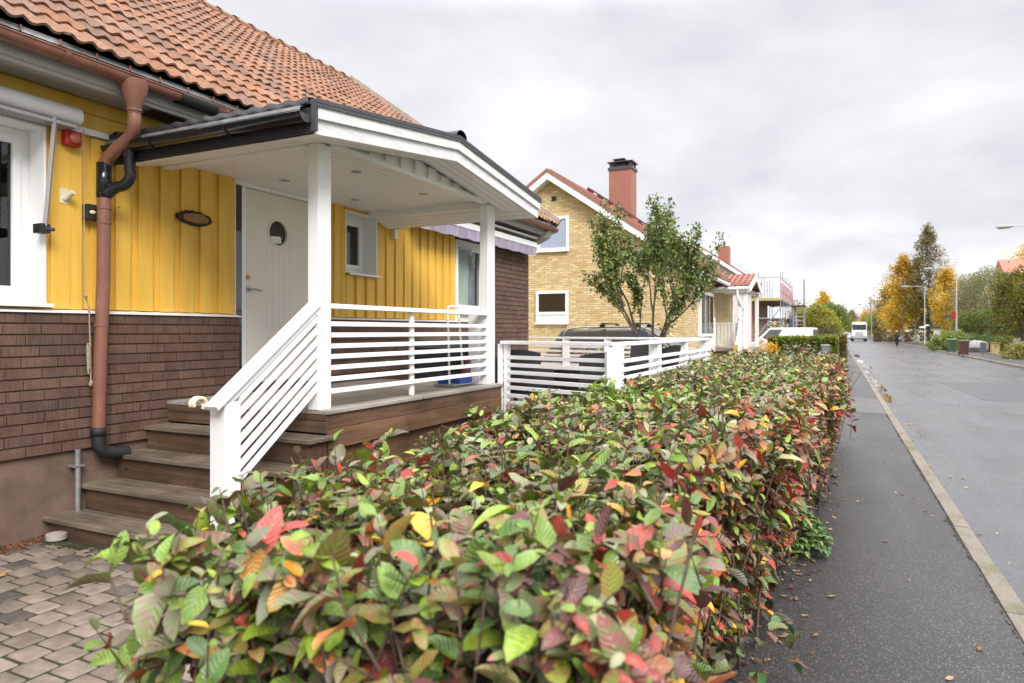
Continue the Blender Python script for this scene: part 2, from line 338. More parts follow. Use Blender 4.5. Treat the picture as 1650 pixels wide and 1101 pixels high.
def treeleaf(name):
    m = NT(name); c = m.attr('Col'); oi = m.n('ShaderNodeObjectInfo').outputs['Random']
    k = m.n('ShaderNodeHueSaturation', {'Color': c, 'Hue': 0.5, 'Saturation': 1.0}); k.inputs['Value'].default_value = 1.0
    hv = m.n('ShaderNodeMapRange', {0: oi, 3: 0.488, 4: 0.512}); m.l(hv.outputs[0], k.inputs['Hue'])
    vv = m.n('ShaderNodeMapRange', {0: oi, 3: 0.8, 4: 1.15}); m.l(vv.outputs[0], k.inputs['Value'])
    m.l(k.outputs[0], m.b.inputs['Base Color']); m.rough(0.6); m.b.inputs['Specular IOR Level'].default_value = 0.25
    tr = m.n('ShaderNodeBsdfTranslucent', {'Color': k.outputs[0]}); mm = m.n('ShaderNodeMixShader', {0: 0.42, 1: m.b.outputs[0], 2: tr.outputs[0]})
    m.l(mm.outputs[0], m.o.inputs[0]); return m.m
M['tleaf'] = treeleaf('tree_leaf')

# ---------------------------------------------------------------- mesh helpers
def wloc(o):
    v = Vector((0, 0, 0))
    while o is not None: v = v + o.location; o = o.parent
    return v
def tag(o, label=None, cat=None, group=None, kind=None):
    if label: o['label'] = label
    if cat: o['category'] = cat
    if group: o['group'] = group
    if kind: o['kind'] = kind
    return o
def thing(name, label, cat, loc=(0, 0, 0), group=None):
    o = bpy.data.objects.new(name, None); o.empty_display_size = 0.1; C.objects.link(o); o.location = loc
    return tag(o, label, cat, group)
def finish(name, me, mat, parent, smooth=False, bevel=0, origin=None):
    if mat is not None:
        for mm in (mat if isinstance(mat, (list, tuple)) else [mat]): me.materials.append(mm)
    if parent is not None:
        me.transform(Matrix.Translation(-wloc(parent)))
    elif origin is not None:
        me.transform(Matrix.Translation(-Vector(origin)))
    o = bpy.data.objects.new(name, me); C.objects.link(o)
    if parent is not None: o.parent = parent
    elif origin is not None: o.location = origin
    if smooth:
        me.polygons.foreach_set('use_smooth', [True] * len(me.polygons))
        if smooth != 'all':
            try: me.set_sharp_from_angle(angle=R(35))
            except Exception: pass
    if bevel:
        b = o.modifiers.new('bevel', 'BEVEL'); b.width = bevel; b.segments = 2; b.limit_method = 'ANGLE'; b.angle_limit = R(40)
    return o
class MB:
    def __init__(s): s.v = []; s.f = []; s.c = []
    def quad(s, *p, col=None):
        n = len(s.v); s.v += [tuple(q) for q in p]; s.f.append(tuple(range(n, n + len(p)))); s.c.append(col)
        return s
    def box(s, x0, x1, y0, y1, z0, z1, col=None):
        n = len(s.v)
        s.v += [(x, y, z) for x in (x0, x1) for y in (y0, y1) for z in (z0, z1)]
        for f in ((0, 1, 3, 2), (4, 6, 7, 5), (0, 4, 5, 1), (2, 3, 7, 6), (0, 2, 6, 4), (1, 5, 7, 3)):
            s.f.append(tuple(n + i for i in f)); s.c.append(col)
        return s
    def bar(s, a, b, w, h, up=(0, 0, 1), col=None):
        a = Vector(a); b = Vector(b); d = (b - a).normalized(); u = Vector(up)
        sx = d.cross(u).normalized(); u = sx.cross(d).normalized()
        n = len(s.v)
        for p in (a, b):
            for i, j in ((-1, -1), (1, -1), (1, 1), (-1, 1)): s.v.append(tuple(p + sx * (w / 2 * i) + u * (h / 2 * j)))
        for f in ((0, 3, 2, 1), (4, 5, 6, 7), (0, 1, 5, 4), (1, 2, 6, 5), (2, 3, 7, 6), (3, 0, 4, 7)):
            s.f.append(tuple(n + i for i in f)); s.c.append(col)
        return s
    def tube(s, path, rad, n=10, cap=True, col=None):
        P = [Vector(p) for p in path]
        if not isinstance(rad, (list, tuple)): rad = [rad] * len(P)
        base = len(s.v); prev = None
        for i, p in enumerate(P):
            d = (P[min(i + 1, len(P) - 1)] - P[max(i - 1, 0)])
            d = d.normalized() if d.length > 1e-9 else Vector((0, 0, 1))
            if prev is None:
                ref = Vector((0, 0, 1)) if abs(d.z) < 0.9 else Vector((1, 0, 0)); a = d.cross(ref).normalized()
            else:
                a = (prev - d * prev.dot(d)); a = a.normalized() if a.length > 1e-6 else d.orthogonal().normalized()
            prev = a; b = d.cross(a)
            for k in range(n):
                t = 2 * math.pi * k / n; s.v.append(tuple(p + (a * math.cos(t) + b * math.sin(t)) * rad[i]))
        for i in range(len(P) - 1):
            for k in range(n):
                k2 = (k + 1) % n; s.f.append((base + i * n + k, base + i * n + k2, base + (i + 1) * n + k2, base + (i + 1) * n + k)); s.c.append(col)
        if cap:
            s.f.append(tuple(base + k for k in reversed(range(n)))); s.f.append(tuple(base + (len(P) - 1) * n + k for k in range(n))); s.c += [col, col]
        return s
    def prism(s, poly, lo, hi, axis='x', col=None):
        """poly: 2D points; axis 'x': (y,z) extruded in x; 'y': (x,z) in y; 'z': (x,y) in z"""
        n = len(s.v); k = len(poly)
        for t in (lo, hi):
            for a, b in poly: s.v.append((t, a, b) if axis == 'x' else ((a, t, b) if axis == 'y' else (a, b, t)))
        s.f.append(tuple(n + i for i in reversed(range(k)))); s.f.append(tuple(n + k + i for i in range(k))); s.c += [col, col]
        for i in range(k): s.f.append((n + i, n + (i + 1) % k, n + k + (i + 1) % k, n + k + i)); s.c.append(col)
        return s
    def blob(s, c, r, sub=2, amp=0.0, sc=(1, 1, 1), col=None):
        bm = bmesh.new(); bmesh.ops.create_icosphere(bm, subdivisions=sub, radius=1)
        n = len(s.v)
        for v in bm.verts:
            k = 1 + amp * (random.random() - 0.5); s.v.append((c[0] + v.co.x * r * k * sc[0], c[1] + v.co.y * r * k * sc[1], c[2] + v.co.z * r * k * sc[2]))
        for f in bm.faces: s.f.append(tuple(n + v.index for v in f.verts)); s.c.append(col)
        bm.free(); return s
    def mesh(s, name='m'):
        me = bpy.data.meshes.new(name); me.from_pydata(s.v, [], s.f)
        bm = bmesh.new(); bm.from_mesh(me); bmesh.ops.recalc_face_normals(bm, faces=bm.faces)
        if s.v and max(q[2] for q in s.v) - min(q[2] for q in s.v) < .02 and all(abs(f.normal.z) > .9 for f in bm.faces): bmesh.ops.reverse_faces(bm, faces=[f for f in bm.faces if f.normal.z < 0])
        bm.to_mesh(me); bm.free()
        if any(c is not None for c in s.c):
            at = me.color_attributes.new('Col', 'FLOAT_COLOR', 'CORNER'); arr = []
            for f, c in zip(s.f, s.c): arr += list(tuple(c or (1, 1, 1)) + (1,)) * len(f)
            at.data.foreach_set('color', arr)
        me.update(); return me
    def build(s, name, mat, parent=None, smooth=False, bevel=0, origin=None):
        return finish(name, s.mesh(name), mat, parent, smooth, bevel, origin)
def struct(o): o['kind'] = 'structure'; return o
def copy_tree(o, parent=None):
    c = o.copy(); C.objects.link(c); c.parent = parent
    for ch in list(o.children): copy_tree(ch, c)
    return c
def holes_cut(a, b, ivs):
    """[a,b] minus intervals"""
    out = []; cur = a
    for p, q in sorted(ivs):
        if q <= cur or p >= b: continue
        if p > cur: out.append((cur, p))
        cur = max(cur, q)
    if cur < b: out.append((cur, b))
    return out
def smoothpath(pts, n=6):
    P = [Vector(p) for p in pts]; out = []
    for i in range(len(P) - 1):
        p0 = P[max(i - 1, 0)]; p1 = P[i]; p2 = P[i + 1]; p3 = P[min(i + 2, len(P) - 1)]
        for k in range(n):
            t = k / n; out.append(0.5 * ((2 * p1) + (-p0 + p2) * t + (2 * p0 - 5 * p1 + 4 * p2 - p3) * t * t + (-p0 + 3 * p1 - 3 * p2 + p3) * t ** 3))
    out.append(P[-1]); return out

# ---------------------------------------------------------------- ground
g = MB().quad((-900, -200, -.16), (900, -200, -.16), (900, 1500, -.16), (-900, 1500, -.16)); struct(g.build('ground', M['lawn']))
g = MB(); g.quad((1.0, -12, -.10), (8.06, -12, -.10), (8.06, 420, -.10), (1.0, 420, -.10)); struct(g.build('road', M['road']))
# resurfaced patch of the road
g = MB(); g.quad((3.45, 21.4, -.096), (8.04, 20.2, -.096), (8.04, 28.0, -.096), (3.2, 28.6, -.096)); struct(g.build('road_patch', M['patch']))
def sheet_grid(x0, x1, y0, y1, nx, ny, zf, name, mat):
    v = []; f = []
    for i in range(nx + 1):
        for j in range(ny + 1):
            x = x0 + (x1 - x0) * i / nx; y = y0 + (y1 - y0) * j / ny; v.append((x, y, zf(x, y)))
    for i in range(nx):
        for j in range(ny):
            a = i * (ny + 1) + j; f.append((a, a + ny + 1, a + ny + 2, a + 1))
    m = MB(); m.v = v; m.f = f; m.c = [None] * len(f); return m.build(name, mat)
struct(sheet_grid(-0.95, 0.915, -8, 200, 3, 1, lambda x, y: 0.0, 'pavement', M['walk']))
g = MB(); g.box(8.22, 10.4, -8, 330, -.15, 0.0); struct(g.build('far_pavement', M['walk']))
g = MB(); g.quad((-.9, 16.2, .004), (.91, 15.9, .004), (.91, 19.4, .004), (-.9, 20.0, .004)); struct(g.build('driveway_apron', M['apron']))
struct(sheet_grid(-40, -0.5, -10, 300, 79, 2, lambda x, y: -0.004 + 0.142 * min(1, max(0, (-x - 0.5) / 0.6)) ** 1.0, 'garden_ground', M['soil']))
g = MB(); g.box(10.4, 75, -8, 330, -.15, 0.03); struct(g.build('lawn', M['lawn']))
# puddles along the near gutter
def puddle(cx, cy, rx, ry, z=-.094):
    pts = [(cx + rx * math.cos(t) * (1 + .22 * math.sin(3 * t + cx * 9 + cy)) , cy + ry * math.sin(t) * (1 + .2 * math.cos(2 * t + cy)), z) for t in [i * math.pi / 14 for i in range(28)]]
    m = MB(); m.v = pts; m.f = [tuple(range(28))]; m.c = [None]; tag(m.build('puddle', M['water']), kind='structure')
for a in ((1.2, 21.2, .12, 1.4), (1.22, 24.6, .16, 1.9), (1.22, 28.5, .12, 1.8), (1.25, 33, .14, 2.2), (1.35, 38.5, .2, 2.2), (1.25, 45, .16, 3), (1.3, 56, .2, 4)): puddle(*a)
# kerbs: separate stones of about one metre, light joints
def kerb(x0, x1, name, ya, yb):
    m = MB(); y = ya
    while y < yb:
        ln = 1.0 if y < 60 else 8.0
        j = random.uniform(-.004, .004); zt = 0.012 + random.uniform(-.004, .004); s = 1 if x1 > x0 else -1
        lo, hi = (x0, x1)
        poly = [(lo + j, -.2), (lo + j, zt), (hi - s * .035 + j, zt), (hi - s * .008 + j, zt - .02), (hi + j, zt - .045), (hi + j + s * .012, -.2)]
        m.prism(poly, y + .005, y + ln - .005, 'y'); y += ln
    struct(m.build(name, M['kerb'], bevel=0.006))
kerb(0.915, 1.055, 'kerb', -6, 300); kerb(8.22, 8.06, 'far_kerb', -6, 300)
# moss strip at the back of the kerb
m = MB()
for i in range(420):
    y = random.uniform(2, 16) ; r = random.uniform(.004, .014) * (1.4 if math.sin(y * 2.1) > .1 else .6)
    x = .912 - abs(random.gauss(0, .010)); m.blob((x, y, .001), r, 1, .5, (1, 2.2, .35))
tag(m.build('moss', M['moss']), kind='stuff')

# paving
GZ = 0.15
pm = MB(); ms = MB().quad((-5.46, -1.5, GZ - .008), (-.95, -1.5, GZ - .008), (-.95, 3.3, GZ - .008), (-5.46, 3.3, GZ - .008)); 
cols = [(0.25, 0.198, 0.155), (0.225, 0.18, 0.142), (0.27, 0.216, 0.172), (0.19, 0.152, 0.12), (0.12, 0.10, 0.085), (0.24, 0.188, 0.145)]
pw, pl = 0.175, 0.145
ix = 0; x = -5.36
while x < -1.3:
    y = -1.0 + (0.0725 if ix % 2 else 0)
    xi = x
    while y < 3.0:
        c = random.choice(cols); k = random.uniform(.85, 1.12); c = tuple(q * k for q in c)
        g0 = .006; dz = random.gauss(0, .0016); j = [random.uniform(-.003, .003) for _ in range(8)]
        b = .013
        # top and chamfer ring
        X0, X1, Y0, Y1 = xi + g0 + j[0], xi + pw - g0 + j[1], y + g0 + j[2], y + pl - g0 + j[3]
        tx = [random.gauss(0, .0015) for _ in range(4)]
        lo = [(X0, Y0), (X1, Y0), (X1, Y1), (X0, Y1)]; cut = .009
        ring = []; 
        for qi, (px, py) in enumerate(lo):
            sx = 1 if qi in (0, 3) else -1; sy = 1 if qi in (0, 1) else -1
            a_ = (px + sx * cut, py); b_ = (px, py + sy * cut)
            ring += [b_, a_] if qi in (0, 2) else [a_, b_]
        n = len(pm.v); cx_, cy_ = (X0 + X1) / 2, (Y0 + Y1) / 2
        for (px, py) in ring: pm.v.append((px, py, GZ - .02))
        for (px, py) in ring: pm.v.append((px, py, GZ - .009 + dz))
        for (px, py) in ring: pm.v.append((px + (cx_ - px) * .13, py + (cy_ - py) * .13, GZ + dz + tx[0] * (px - cx_) * 8))
        for r_ in (0, 8):
            for q in range(8): pm.f.append((n + r_ + q, n + r_ + (q + 1) % 8, n + r_ + 8 + (q + 1) % 8, n + r_ + 8 + q)); pm.c.append(c)
        pm.f.append(tuple(n + 16 + q for q in range(8))); pm.c.append(c)
        y += pl
    x += pw; ix += 1
struct(pm.build('paving', M['paver'], smooth=True)); struct(ms.build('paving_joints', M['moss']))

# ---------------------------------------------------------------- MAIN HOUSE
WX = -5.5
house = thing('yellow_house', 'yellow boarded and brown brick house with orange tiled roof behind the hedge', 'house', (-9.5, 4.5, 0.19))
OP = {'win': (0.9, 3.19, 1.905, 3.27), 'door': (5.006, 6.36, 1.13, 3.255), 'small': (6.72, 7.36, 2.42, 3.20), 'patio': (9.43, 10.45, 1.85, 3.17)}
HY0, HY1 = -3.0, 12.12
def wall_holes(m, x0, x1, y0, y1, z0, z1, holes):
    ys = sorted({y0, y1} | {h[0] for h in holes} | {h[1] for h in holes})
    for a, b in zip(ys[:-1], ys[1:]):
        iv = [(h[2], h[3]) for h in holes if h[0] < (a + b) / 2 < h[1]]
        for p, q in holes_cut(z0, z1, iv): m.box(x0, x1, a, b, p, q)
hol = list(OP.values())
w = MB(); wall_holes(w, WX - .22, WX - .025, HY0, HY1, .76, 3.6, hol)
w.box(-14.3, -5.73, HY0, HY0 + .2, .1, 3.6); w.box(-14.3, -14.1, HY0 + .2, HY1, .1, 3.6); w.box(-14.1, -5.73, HY1 - .2, HY1 - .002, .1, 3.6)
w.prism([(-14.3, 3.6), (-5.6, 3.6), (-9.95, 6.9)], HY1 - .2, HY1 - .003, 'y'); w.prism([(-14.3, 3.6), (-5.6, 3.6), (-9.95, 6.9)], HY0 + .003, HY0 + .2, 'y')
w.build('wall', M['yellow'], house)
w = MB(); wall_holes(w, WX - .024, WX, HY0, 9.43, 1.88, 3.58, hol); w.build('under_boards', M['yellow'], house)
# cover boards
cb_ = MB(); y = -2.6 + .055
while y < 9.43:
    hw = .0675
    segs = [(1.872, 3.275)]
    for h in hol:
        if h[0] - .02 < y + hw and h[1] + .02 > y - hw:
            new = []
            for s_ in segs: new += holes_cut(s_[0], s_[1], [(h[2] - .02, h[3] + .02)])
            segs = new
    for a, b in segs:
        if b - a > .04: cb_.box(WX + .001, WX + .026 + random.uniform(-.0015, .0015), y - hw, min(y + hw, 9.42), a + random.uniform(0, .006), b)
    y += .2115 + random.uniform(-.004, .004)
cb_.build('cover_boards', M['yellow'], house, bevel=.003)
# end boards beside the openings
for q in ((4.93, 5.005, 1.87, 3.27), (6.64, 6.715, 1.87, 3.2), (3.225, 3.37, 1.875, 3.272)): MB().box(WX + .002, WX + .03, *q).build('end_board', M['yellow'], house, bevel=.003)
m = MB(); m.box(WX - .02, WX + .012, HY0, 12.1, 3.345, 3.46).box(WX - .02, WX + .020, HY0, 12.1, 3.468, 3.575); m.build('frieze_boards', M['yellow'], house, bevel=.003)
for q in ((.05, 3.21, 4.1, 3.285, 3.335), (.03, HY0, 3.2, 3.29, 3.33), (.04, 7.6, 9.42, 3.285, 3.335)): MB().box(WX + .002, WX + q[0], *q[1:]).build('head_strip', M['white'], house, bevel=.003)
m = MB()
for a, b in ((HY0, 5.02), (6.36, 9.43)): m.prism([(WX - .02, 1.875), (WX + .105, 1.852), (WX + .105, 1.842), (WX - .02, 1.842)], a, b, 'y')
m.build('base_flashing', M['white'], house)
# brick facing, real bricks
def bricks(m, x, y0, y1, z0, z1, holes=(), rowh=.083, ln=.262):
    k = 0; z = z0
    while z + rowh * .7 <= z1:
        y = y0 - (ln / 2 if k % 2 else 0) - random.uniform(0, .05)
        while y < y1:
            a, b = max(y, y0), min(y + ln - .007, y1); zt = min(z + rowh - .013, z1)
            for p, q in holes_cut(a, b, [(h[0], h[1]) for h in holes if h[2] < z + .03 < h[3]]):
                if q - p > .03:
                    r_ = random.uniform(.9, 1.12); base = random.choice([(0.125, 0.070, 0.048), (0.115, 0.062, 0.043), (0.138, 0.079, 0.055), (0.110, 0.064, 0.048)])
                    o = random.uniform(0, .0025)
                    m.box(x - .06, x + o, p, q, z, zt, col=tuple(c * r_ for c in base))
            y += ln
        z += rowh; k += 1
m = MB(); bx = WX + .085
bricks(m, bx, HY0, 9.43, .768, 1.842, [OP['door']])
bricks(m, bx, 9.43, HY1 - .002, .768, 3.3, [OP['patio']])
m.build('brick_facing', M['brick'], house, bevel=.002)
m = MB(); wall_holes(m, WX - .02, bx - .012, HY0, 9.43, .765, 1.841, [OP['door']]); wall_holes(m, WX - .02, bx - .012, 9.43, HY1 - .004, .765, 3.3, [OP['patio']])
m.build('mortar_bed', M['mortar'], house)
m = MB(); m.box(-14.25, bx - .035, HY0 + .02, HY1 - .03, 0.0, .764); m.build('foundation', M['found'], house)
# soffit & fascia
m = MB(); m.box(-5.47, -5.10, HY0 - .2, 12.3, 3.578, 3.60); m.build('soffit', M['greypaint'], house)
m = MB(); m.box(-5.099, -5.075, HY0 - .2, 12.32, 3.575, 3.75); m.box(-5.12, -5.096, HY0 - .2, 12.3, 3.545, 3.577)
m.build('eave_board', M['greypaint'], house, bevel=.003)
m = MB(); m.box(-5.42, -5.22, 3.9, 4.28, 3.566, 3.574); m.build('painted_soffit_hole', basic('dark_hole_brown', (0.05, 0.02, 0.014), .8, .3, 5), house)  # dark brown board painted as the dark hole of a missing soffit panel
m = MB(); m.prism([(-5.46, 3.32), (-5.46, 3.60), (-4.98, 3.62), (-5.06, 3.50)], 12.1, 12.32, 'y'); m.build('eave_end_box', M['greypaint'], house)
# roof tiles
SL = math.atan2(7.42 - 3.80, 10.0 - 4.93); ux, uz = -math.cos(SL), math.sin(SL); nx, nz_ = math.sin(SL), math.cos(SL)
def tile_roof(m, ex, ez, y0, y1, courses, cl, sign=1, period=.15, palette=None, jit=1):
    """courses of double-wave tiles from eave line (ex, ez) up the slope; sign -1 mirrors in x about the ridge"""
    per = 6; ncol = int((y1 - y0) / period * per)
    for r_ in range(courses):
        u0 = r_ * cl
        base = len(m.v); rows = ((u0 + .004, .016), (u0, .036), (u0 + cl * .5, .022), (u0 + cl + .02, .010))
        tj = {}
        for ri, (u, n) in enumerate(rows):
            for i in range(ncol + 1):
                y = y0 + i * period / per; ti = int((y - y0 + (r_ % 2) * 0) / (2 * period)); 
                if ti not in tj: tj[ti] = (random.gauss(0, .003) * jit, random.gauss(0, .008) * jit)
                ph = (i % per) / per
                wv = .031 * (0.5 + 0.5 * math.cos(2 * math.pi * ph)) ** 1.25
                nn = n + wv + tj[ti][0]; uu = u + (tj[ti][1] if ri < 2 else 0)
                X = ex + ux * uu * sign + nx * nn * sign; Z = ez + uz * uu + nz_ * nn
                m.v.append((X, y, Z))
        for ri in range(3):
            for i in range(ncol):
                a = base + ri * (ncol + 1) + i; ti = (i // (2 * per))
                random_c = tilecol(r_, ti, palette); m.f.append((a, a + 1, a + ncol + 2, a + ncol + 1)); m.c.append(random_c)
_tc = {}
def tilecol(r_, t, pal):
    k = (r_, t, id(pal))
    if k not in _tc:
        c = random.choice(pal); f = random.uniform(.84, 1.14); _tc[k] = tuple(x * f for x in c)
    return _tc[k]
PAL = [(0.290, 0.160, 0.102), (0.320, 0.172, 0.108), (0.27, 0.155, 0.105), (0.315, 0.155, 0.092), (0.235, 0.14, 0.102)]
m = MB(); NC = 18; CL = math.hypot(10.0 - 4.905, 7.42 - 3.78) / NC
tile_roof(m, -4.905, 3.745, HY0 - .3, 12.4, NC, CL, 1, .15, PAL)
o = m.build('roof', M['tile'], house, smooth=True)
m = MB(); tile_roof(m, -15.07, 3.765, HY0 - .3, 12.4, NC, CL, -1, .30, PAL); m.build('rear_roof', M['tile'], house, smooth='all')
m = MB(); m.prism([(-5.0, 3.74), (-10, 7.33), (-15, 3.74), (-15, 3.66), (-10, 7.25), (-5.0, 3.66)], HY0 - .28, 12.38, 'y'); m.build('roof_underlay', M['blackmat'], house)
# ridge tiles
m = MB(); y = HY0 - .3
while y < 12.35:
    n = len(m.v); L_ = .40
    prof = lambda r, yy: [(-10 + r * math.cos(t), yy, 7.36 + r * .85 * math.sin(t)) for t in [math.pi * i / 8 for i in range(9)]]
    c = tuple(q * random.uniform(.75, 1.05) for q in (0.30, 0.15, 0.095))
    for r_, yy in ((.150, y), (.150, y + .06), (.125, y + .07), (.120, y + L_)): m.v += prof(r_, yy)
    for a in range(3):
        for i in range(8): m.f.append((n + a * 9 + i, n + a * 9 + i + 1, n + (a + 1) * 9 + i + 1, n + (a + 1) * 9 + i)); m.c.append(c)
    y += .375
m.build('ridge_tiles', M['tile'], house, smooth=True)
# verge flashing at the far gable
m = MB(); m.bar((-4.9, 12.42, 3.80), (-10, 12.42, 7.44), .06, .17, up=(nx, 0, nz_)); m.bar((-4.95, 12.36, 3.64), (-10, 12.36, 7.24), .04, .14, up=(nx, 0, nz_)); m.build('verge_board', basic('weathered_verge', (0.36, 0.30, 0.25), .7, .2, 5), house)
# gutter
GXc, GZc, GR = -4.985, 3.685, .062
def half_pipe(m, x, z, r, y0, y1, axis='y', th=.003, n=10):
    for rr, fl in ((r, 1), (r - th, -1)):
        b = len(m.v)
        for t_ in (y0, y1):
            for i in range(n + 1):
                a = math.pi + math.pi * i / n
                m.v.append((x + rr * math.cos(a), t_, z + rr * math.sin(a)) if axis == 'y' else (t_, x + rr * math.cos(a), z + rr * math.sin(a)))
        for i in range(n): m.f.append((b + i, b + i + 1, b + n + 2 + i, b + n + 1 + i)); m.c.append(None)
gut = MB(); half_pipe(gut, GXc, GZc, GR, HY0 - .3, 12.45)
gutter = gut.build('gutter', M['copper'], house, smooth='all')
m = MB(); m.tube([(GXc + GR, HY0 - .3, GZc + .004), (GXc + GR, 12.45, GZc + .004)], .008, 8); m.build('gutter_lip', M['copper'], gutter, smooth=True)
m = MB(); m.prism([(-5.07, 3.75), (-4.95, 3.745), (-4.918, 3.705), (-4.915, 3.703), (-4.944, 3.752), (-5.07, 3.757)], HY0 - .3, 12.35, 'y'); m.build('drip_strip', M['galv'], gutter)
for i in range(58):
    y = -2.5 + i * .26; MB().box(-4.930, -4.910, y - .005, y + .005, 3.705, 3.745).build('gutter_hook', M['copper'], gutter)
for y in (1.2, 3.02, 4.42, 7.4, 10.4): MB().tube([(GXc, y - .018, GZc - .002), (GXc, y + .018, GZc - .002)], GR + .005, 20).build('gutter_joint', M['copper'], gutter, smooth=True)
m = MB(); m.tube([(GXc, 3.95, GZc - .008), (GXc, 4.32, GZc - .008)], GR + .008, 16, cap=False)
m.build('black_wrap', M['blackmat'], gutter, smooth=True)
# windows of the main house
def casement(root_name, y0, y1, z0, z1, sill=True, depth=.20, glassx=None, fw=.075, lab=None, mull=False):
    fr = MB(); gx = WX - depth
    xo = WX + .028
    # lining boards of the recess
    fr.box(gx - .03, xo, y0, y0 + .018, z0, z1).box(gx - .03, xo, y1 - .018, y1, z0, z1).box(gx - .03, xo, y0 + .018, y1 - .018, z1 - .018, z1)
    f = fr.build(root_name, M['white'], house, bevel=.003)
    s = MB(); a, b, c_, d = y0 + .018, y1 - .018, z0 + .018, z1 - .018
    s.box(gx - .03, gx + .03, a, a + fw, c_, d).box(gx - .03, gx + .03, b - fw, b, c_, d).box(gx - .028, gx + .028, a + fw, b - fw, c_, c_ + fw).box(gx - .028, gx + .028, a + fw, b - fw, d - fw, d)
    a2, b2, c2, d2 = a + fw, b - fw, c_ + fw, d - fw
    i = .045
    s.box(gx - .01, gx + .045, a2 - .012, a2 + i, c2 - .012, d2 + .012).box(gx - .01, gx + .045, b2 - i, b2 + .012, c2 - .012, d2 + .012).box(gx - .01, gx + .043, a2 + i, b2 - i, c2 - .012, c2 + i).box(gx - .01, gx + .043, a2 + i, b2 - i, d2 - i, d2 + .012)
    s.build('frame', M['white'], f, bevel=.003)
    MB().box(gx + .004, gx + .010, a2 + i - .005, b2 - i + .005, c2 + i - .005, d2 - i + .005).build('pane', M['glass'], f)
    # rubber seal line
    g_ = MB(); g_.box(gx + .011, gx + .016, a2 + i, a2 + i + .008, c2 + i, d2 - i).box(gx + .011, gx + .016, b2 - i - .008, b2 - i, c2 + i, d2 - i); g_.build('seal', M['blackmat'], f)
    if sill:
        q = MB(); q.prism([(gx, z0 + .03), (WX + .10, z0 + .004), (WX + .10, z0 - .02), (WX + .09, z0 - .02), (WX + .09, z0 - .002), (gx, z0 + .018)], y0 - .01, y1 + .012, 'y'); q.build('sill', M['white'], f)
    return f
wf = casement('window', *OP['win'])
m = MB(); m.box(WX + .1, WX + .106, 0.6, 3.22, 1.80, 1.895); 
ws = casement('window', *OP['small'])
wp = casement('window', OP['patio'][0], OP['patio'][1], 1.99, OP['patio'][3], depth=.06)
m = MB(); m.box(WX - .05, WX + .04, 9.43, 10.45, 1.853, 1.985); m.build('window_apron', M['white'], house, bevel=.003)
m = MB(); m.box(WX - .04, WX + .03, 9.55, 9.95, 3.03, 3.06); m.build('trickle_vent', M['greypaint'], wp)
# rooms behind the panes
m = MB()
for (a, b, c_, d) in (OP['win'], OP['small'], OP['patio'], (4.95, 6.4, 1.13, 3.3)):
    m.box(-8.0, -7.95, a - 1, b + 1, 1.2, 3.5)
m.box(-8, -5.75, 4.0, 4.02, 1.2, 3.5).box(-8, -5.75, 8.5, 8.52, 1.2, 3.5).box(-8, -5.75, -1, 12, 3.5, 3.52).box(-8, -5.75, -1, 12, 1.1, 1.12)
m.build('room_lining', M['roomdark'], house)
def drape(name, mat, y0, y1, z0, z1, x, amp=.03, per=.09):
    m = MB(); n = max(6, int((y1 - y0) / per * 8)); b = 0
    for i in range(n + 1):
        y = y0 + (y1 - y0) * i / n; xx = x + amp * math.sin(2 * math.pi * (y - y0) / per + .7 * math.sin(y * 9)); m.v += [(xx, y, z0), (xx, y, z1)]
    for i in range(n): m.f.append((2 * i, 2 * i + 2, 2 * i + 3, 2 * i + 1)); m.c.append(None)
    return m.build(name, mat, house, smooth='all')
drape('curtain', M['curtain'], 9.55, 10.05, 1.9, 3.12, -5.62); drape('curtain', M['curtain2'], 10.07, 10.35, 1.9, 3.12, -5.64, .02); drape('curtain', M['curtain'], 10.4, 10.9, 1.9, 3.12, -5.63)
drape('curtain', M['curtain2'], 1.0, 2.82, 1.9, 3.2, -5.95, .03, .16)
# door set
dr = MB()
dr.box(WX - .13, WX + .018, 5.008, 5.026, 1.13, 3.25)                       # outer trim
dr.box(WX - .12, WX - .02, 5.135, 5.192, 1.13, 3.195)                       # mullion between sidelight and door
dr.box(WX - .12, WX - .016, 5.0265, 5.036, 1.13, 3.195)
dr.box(WX - .12, WX - .005, 5.027, 6.34, 3.196, 3.25)
dr.box(WX - .12, WX - .022, 6.27, 6.34, 1.13, 3.195)
dframe = dr.build('door_frame', M['white'], house, bevel=.003)
MB().box(WX - .028, WX - .020, 5.036, 5.137, 1.16, 3.194).build('sidelight_pane', M['darkglass'], dframe)
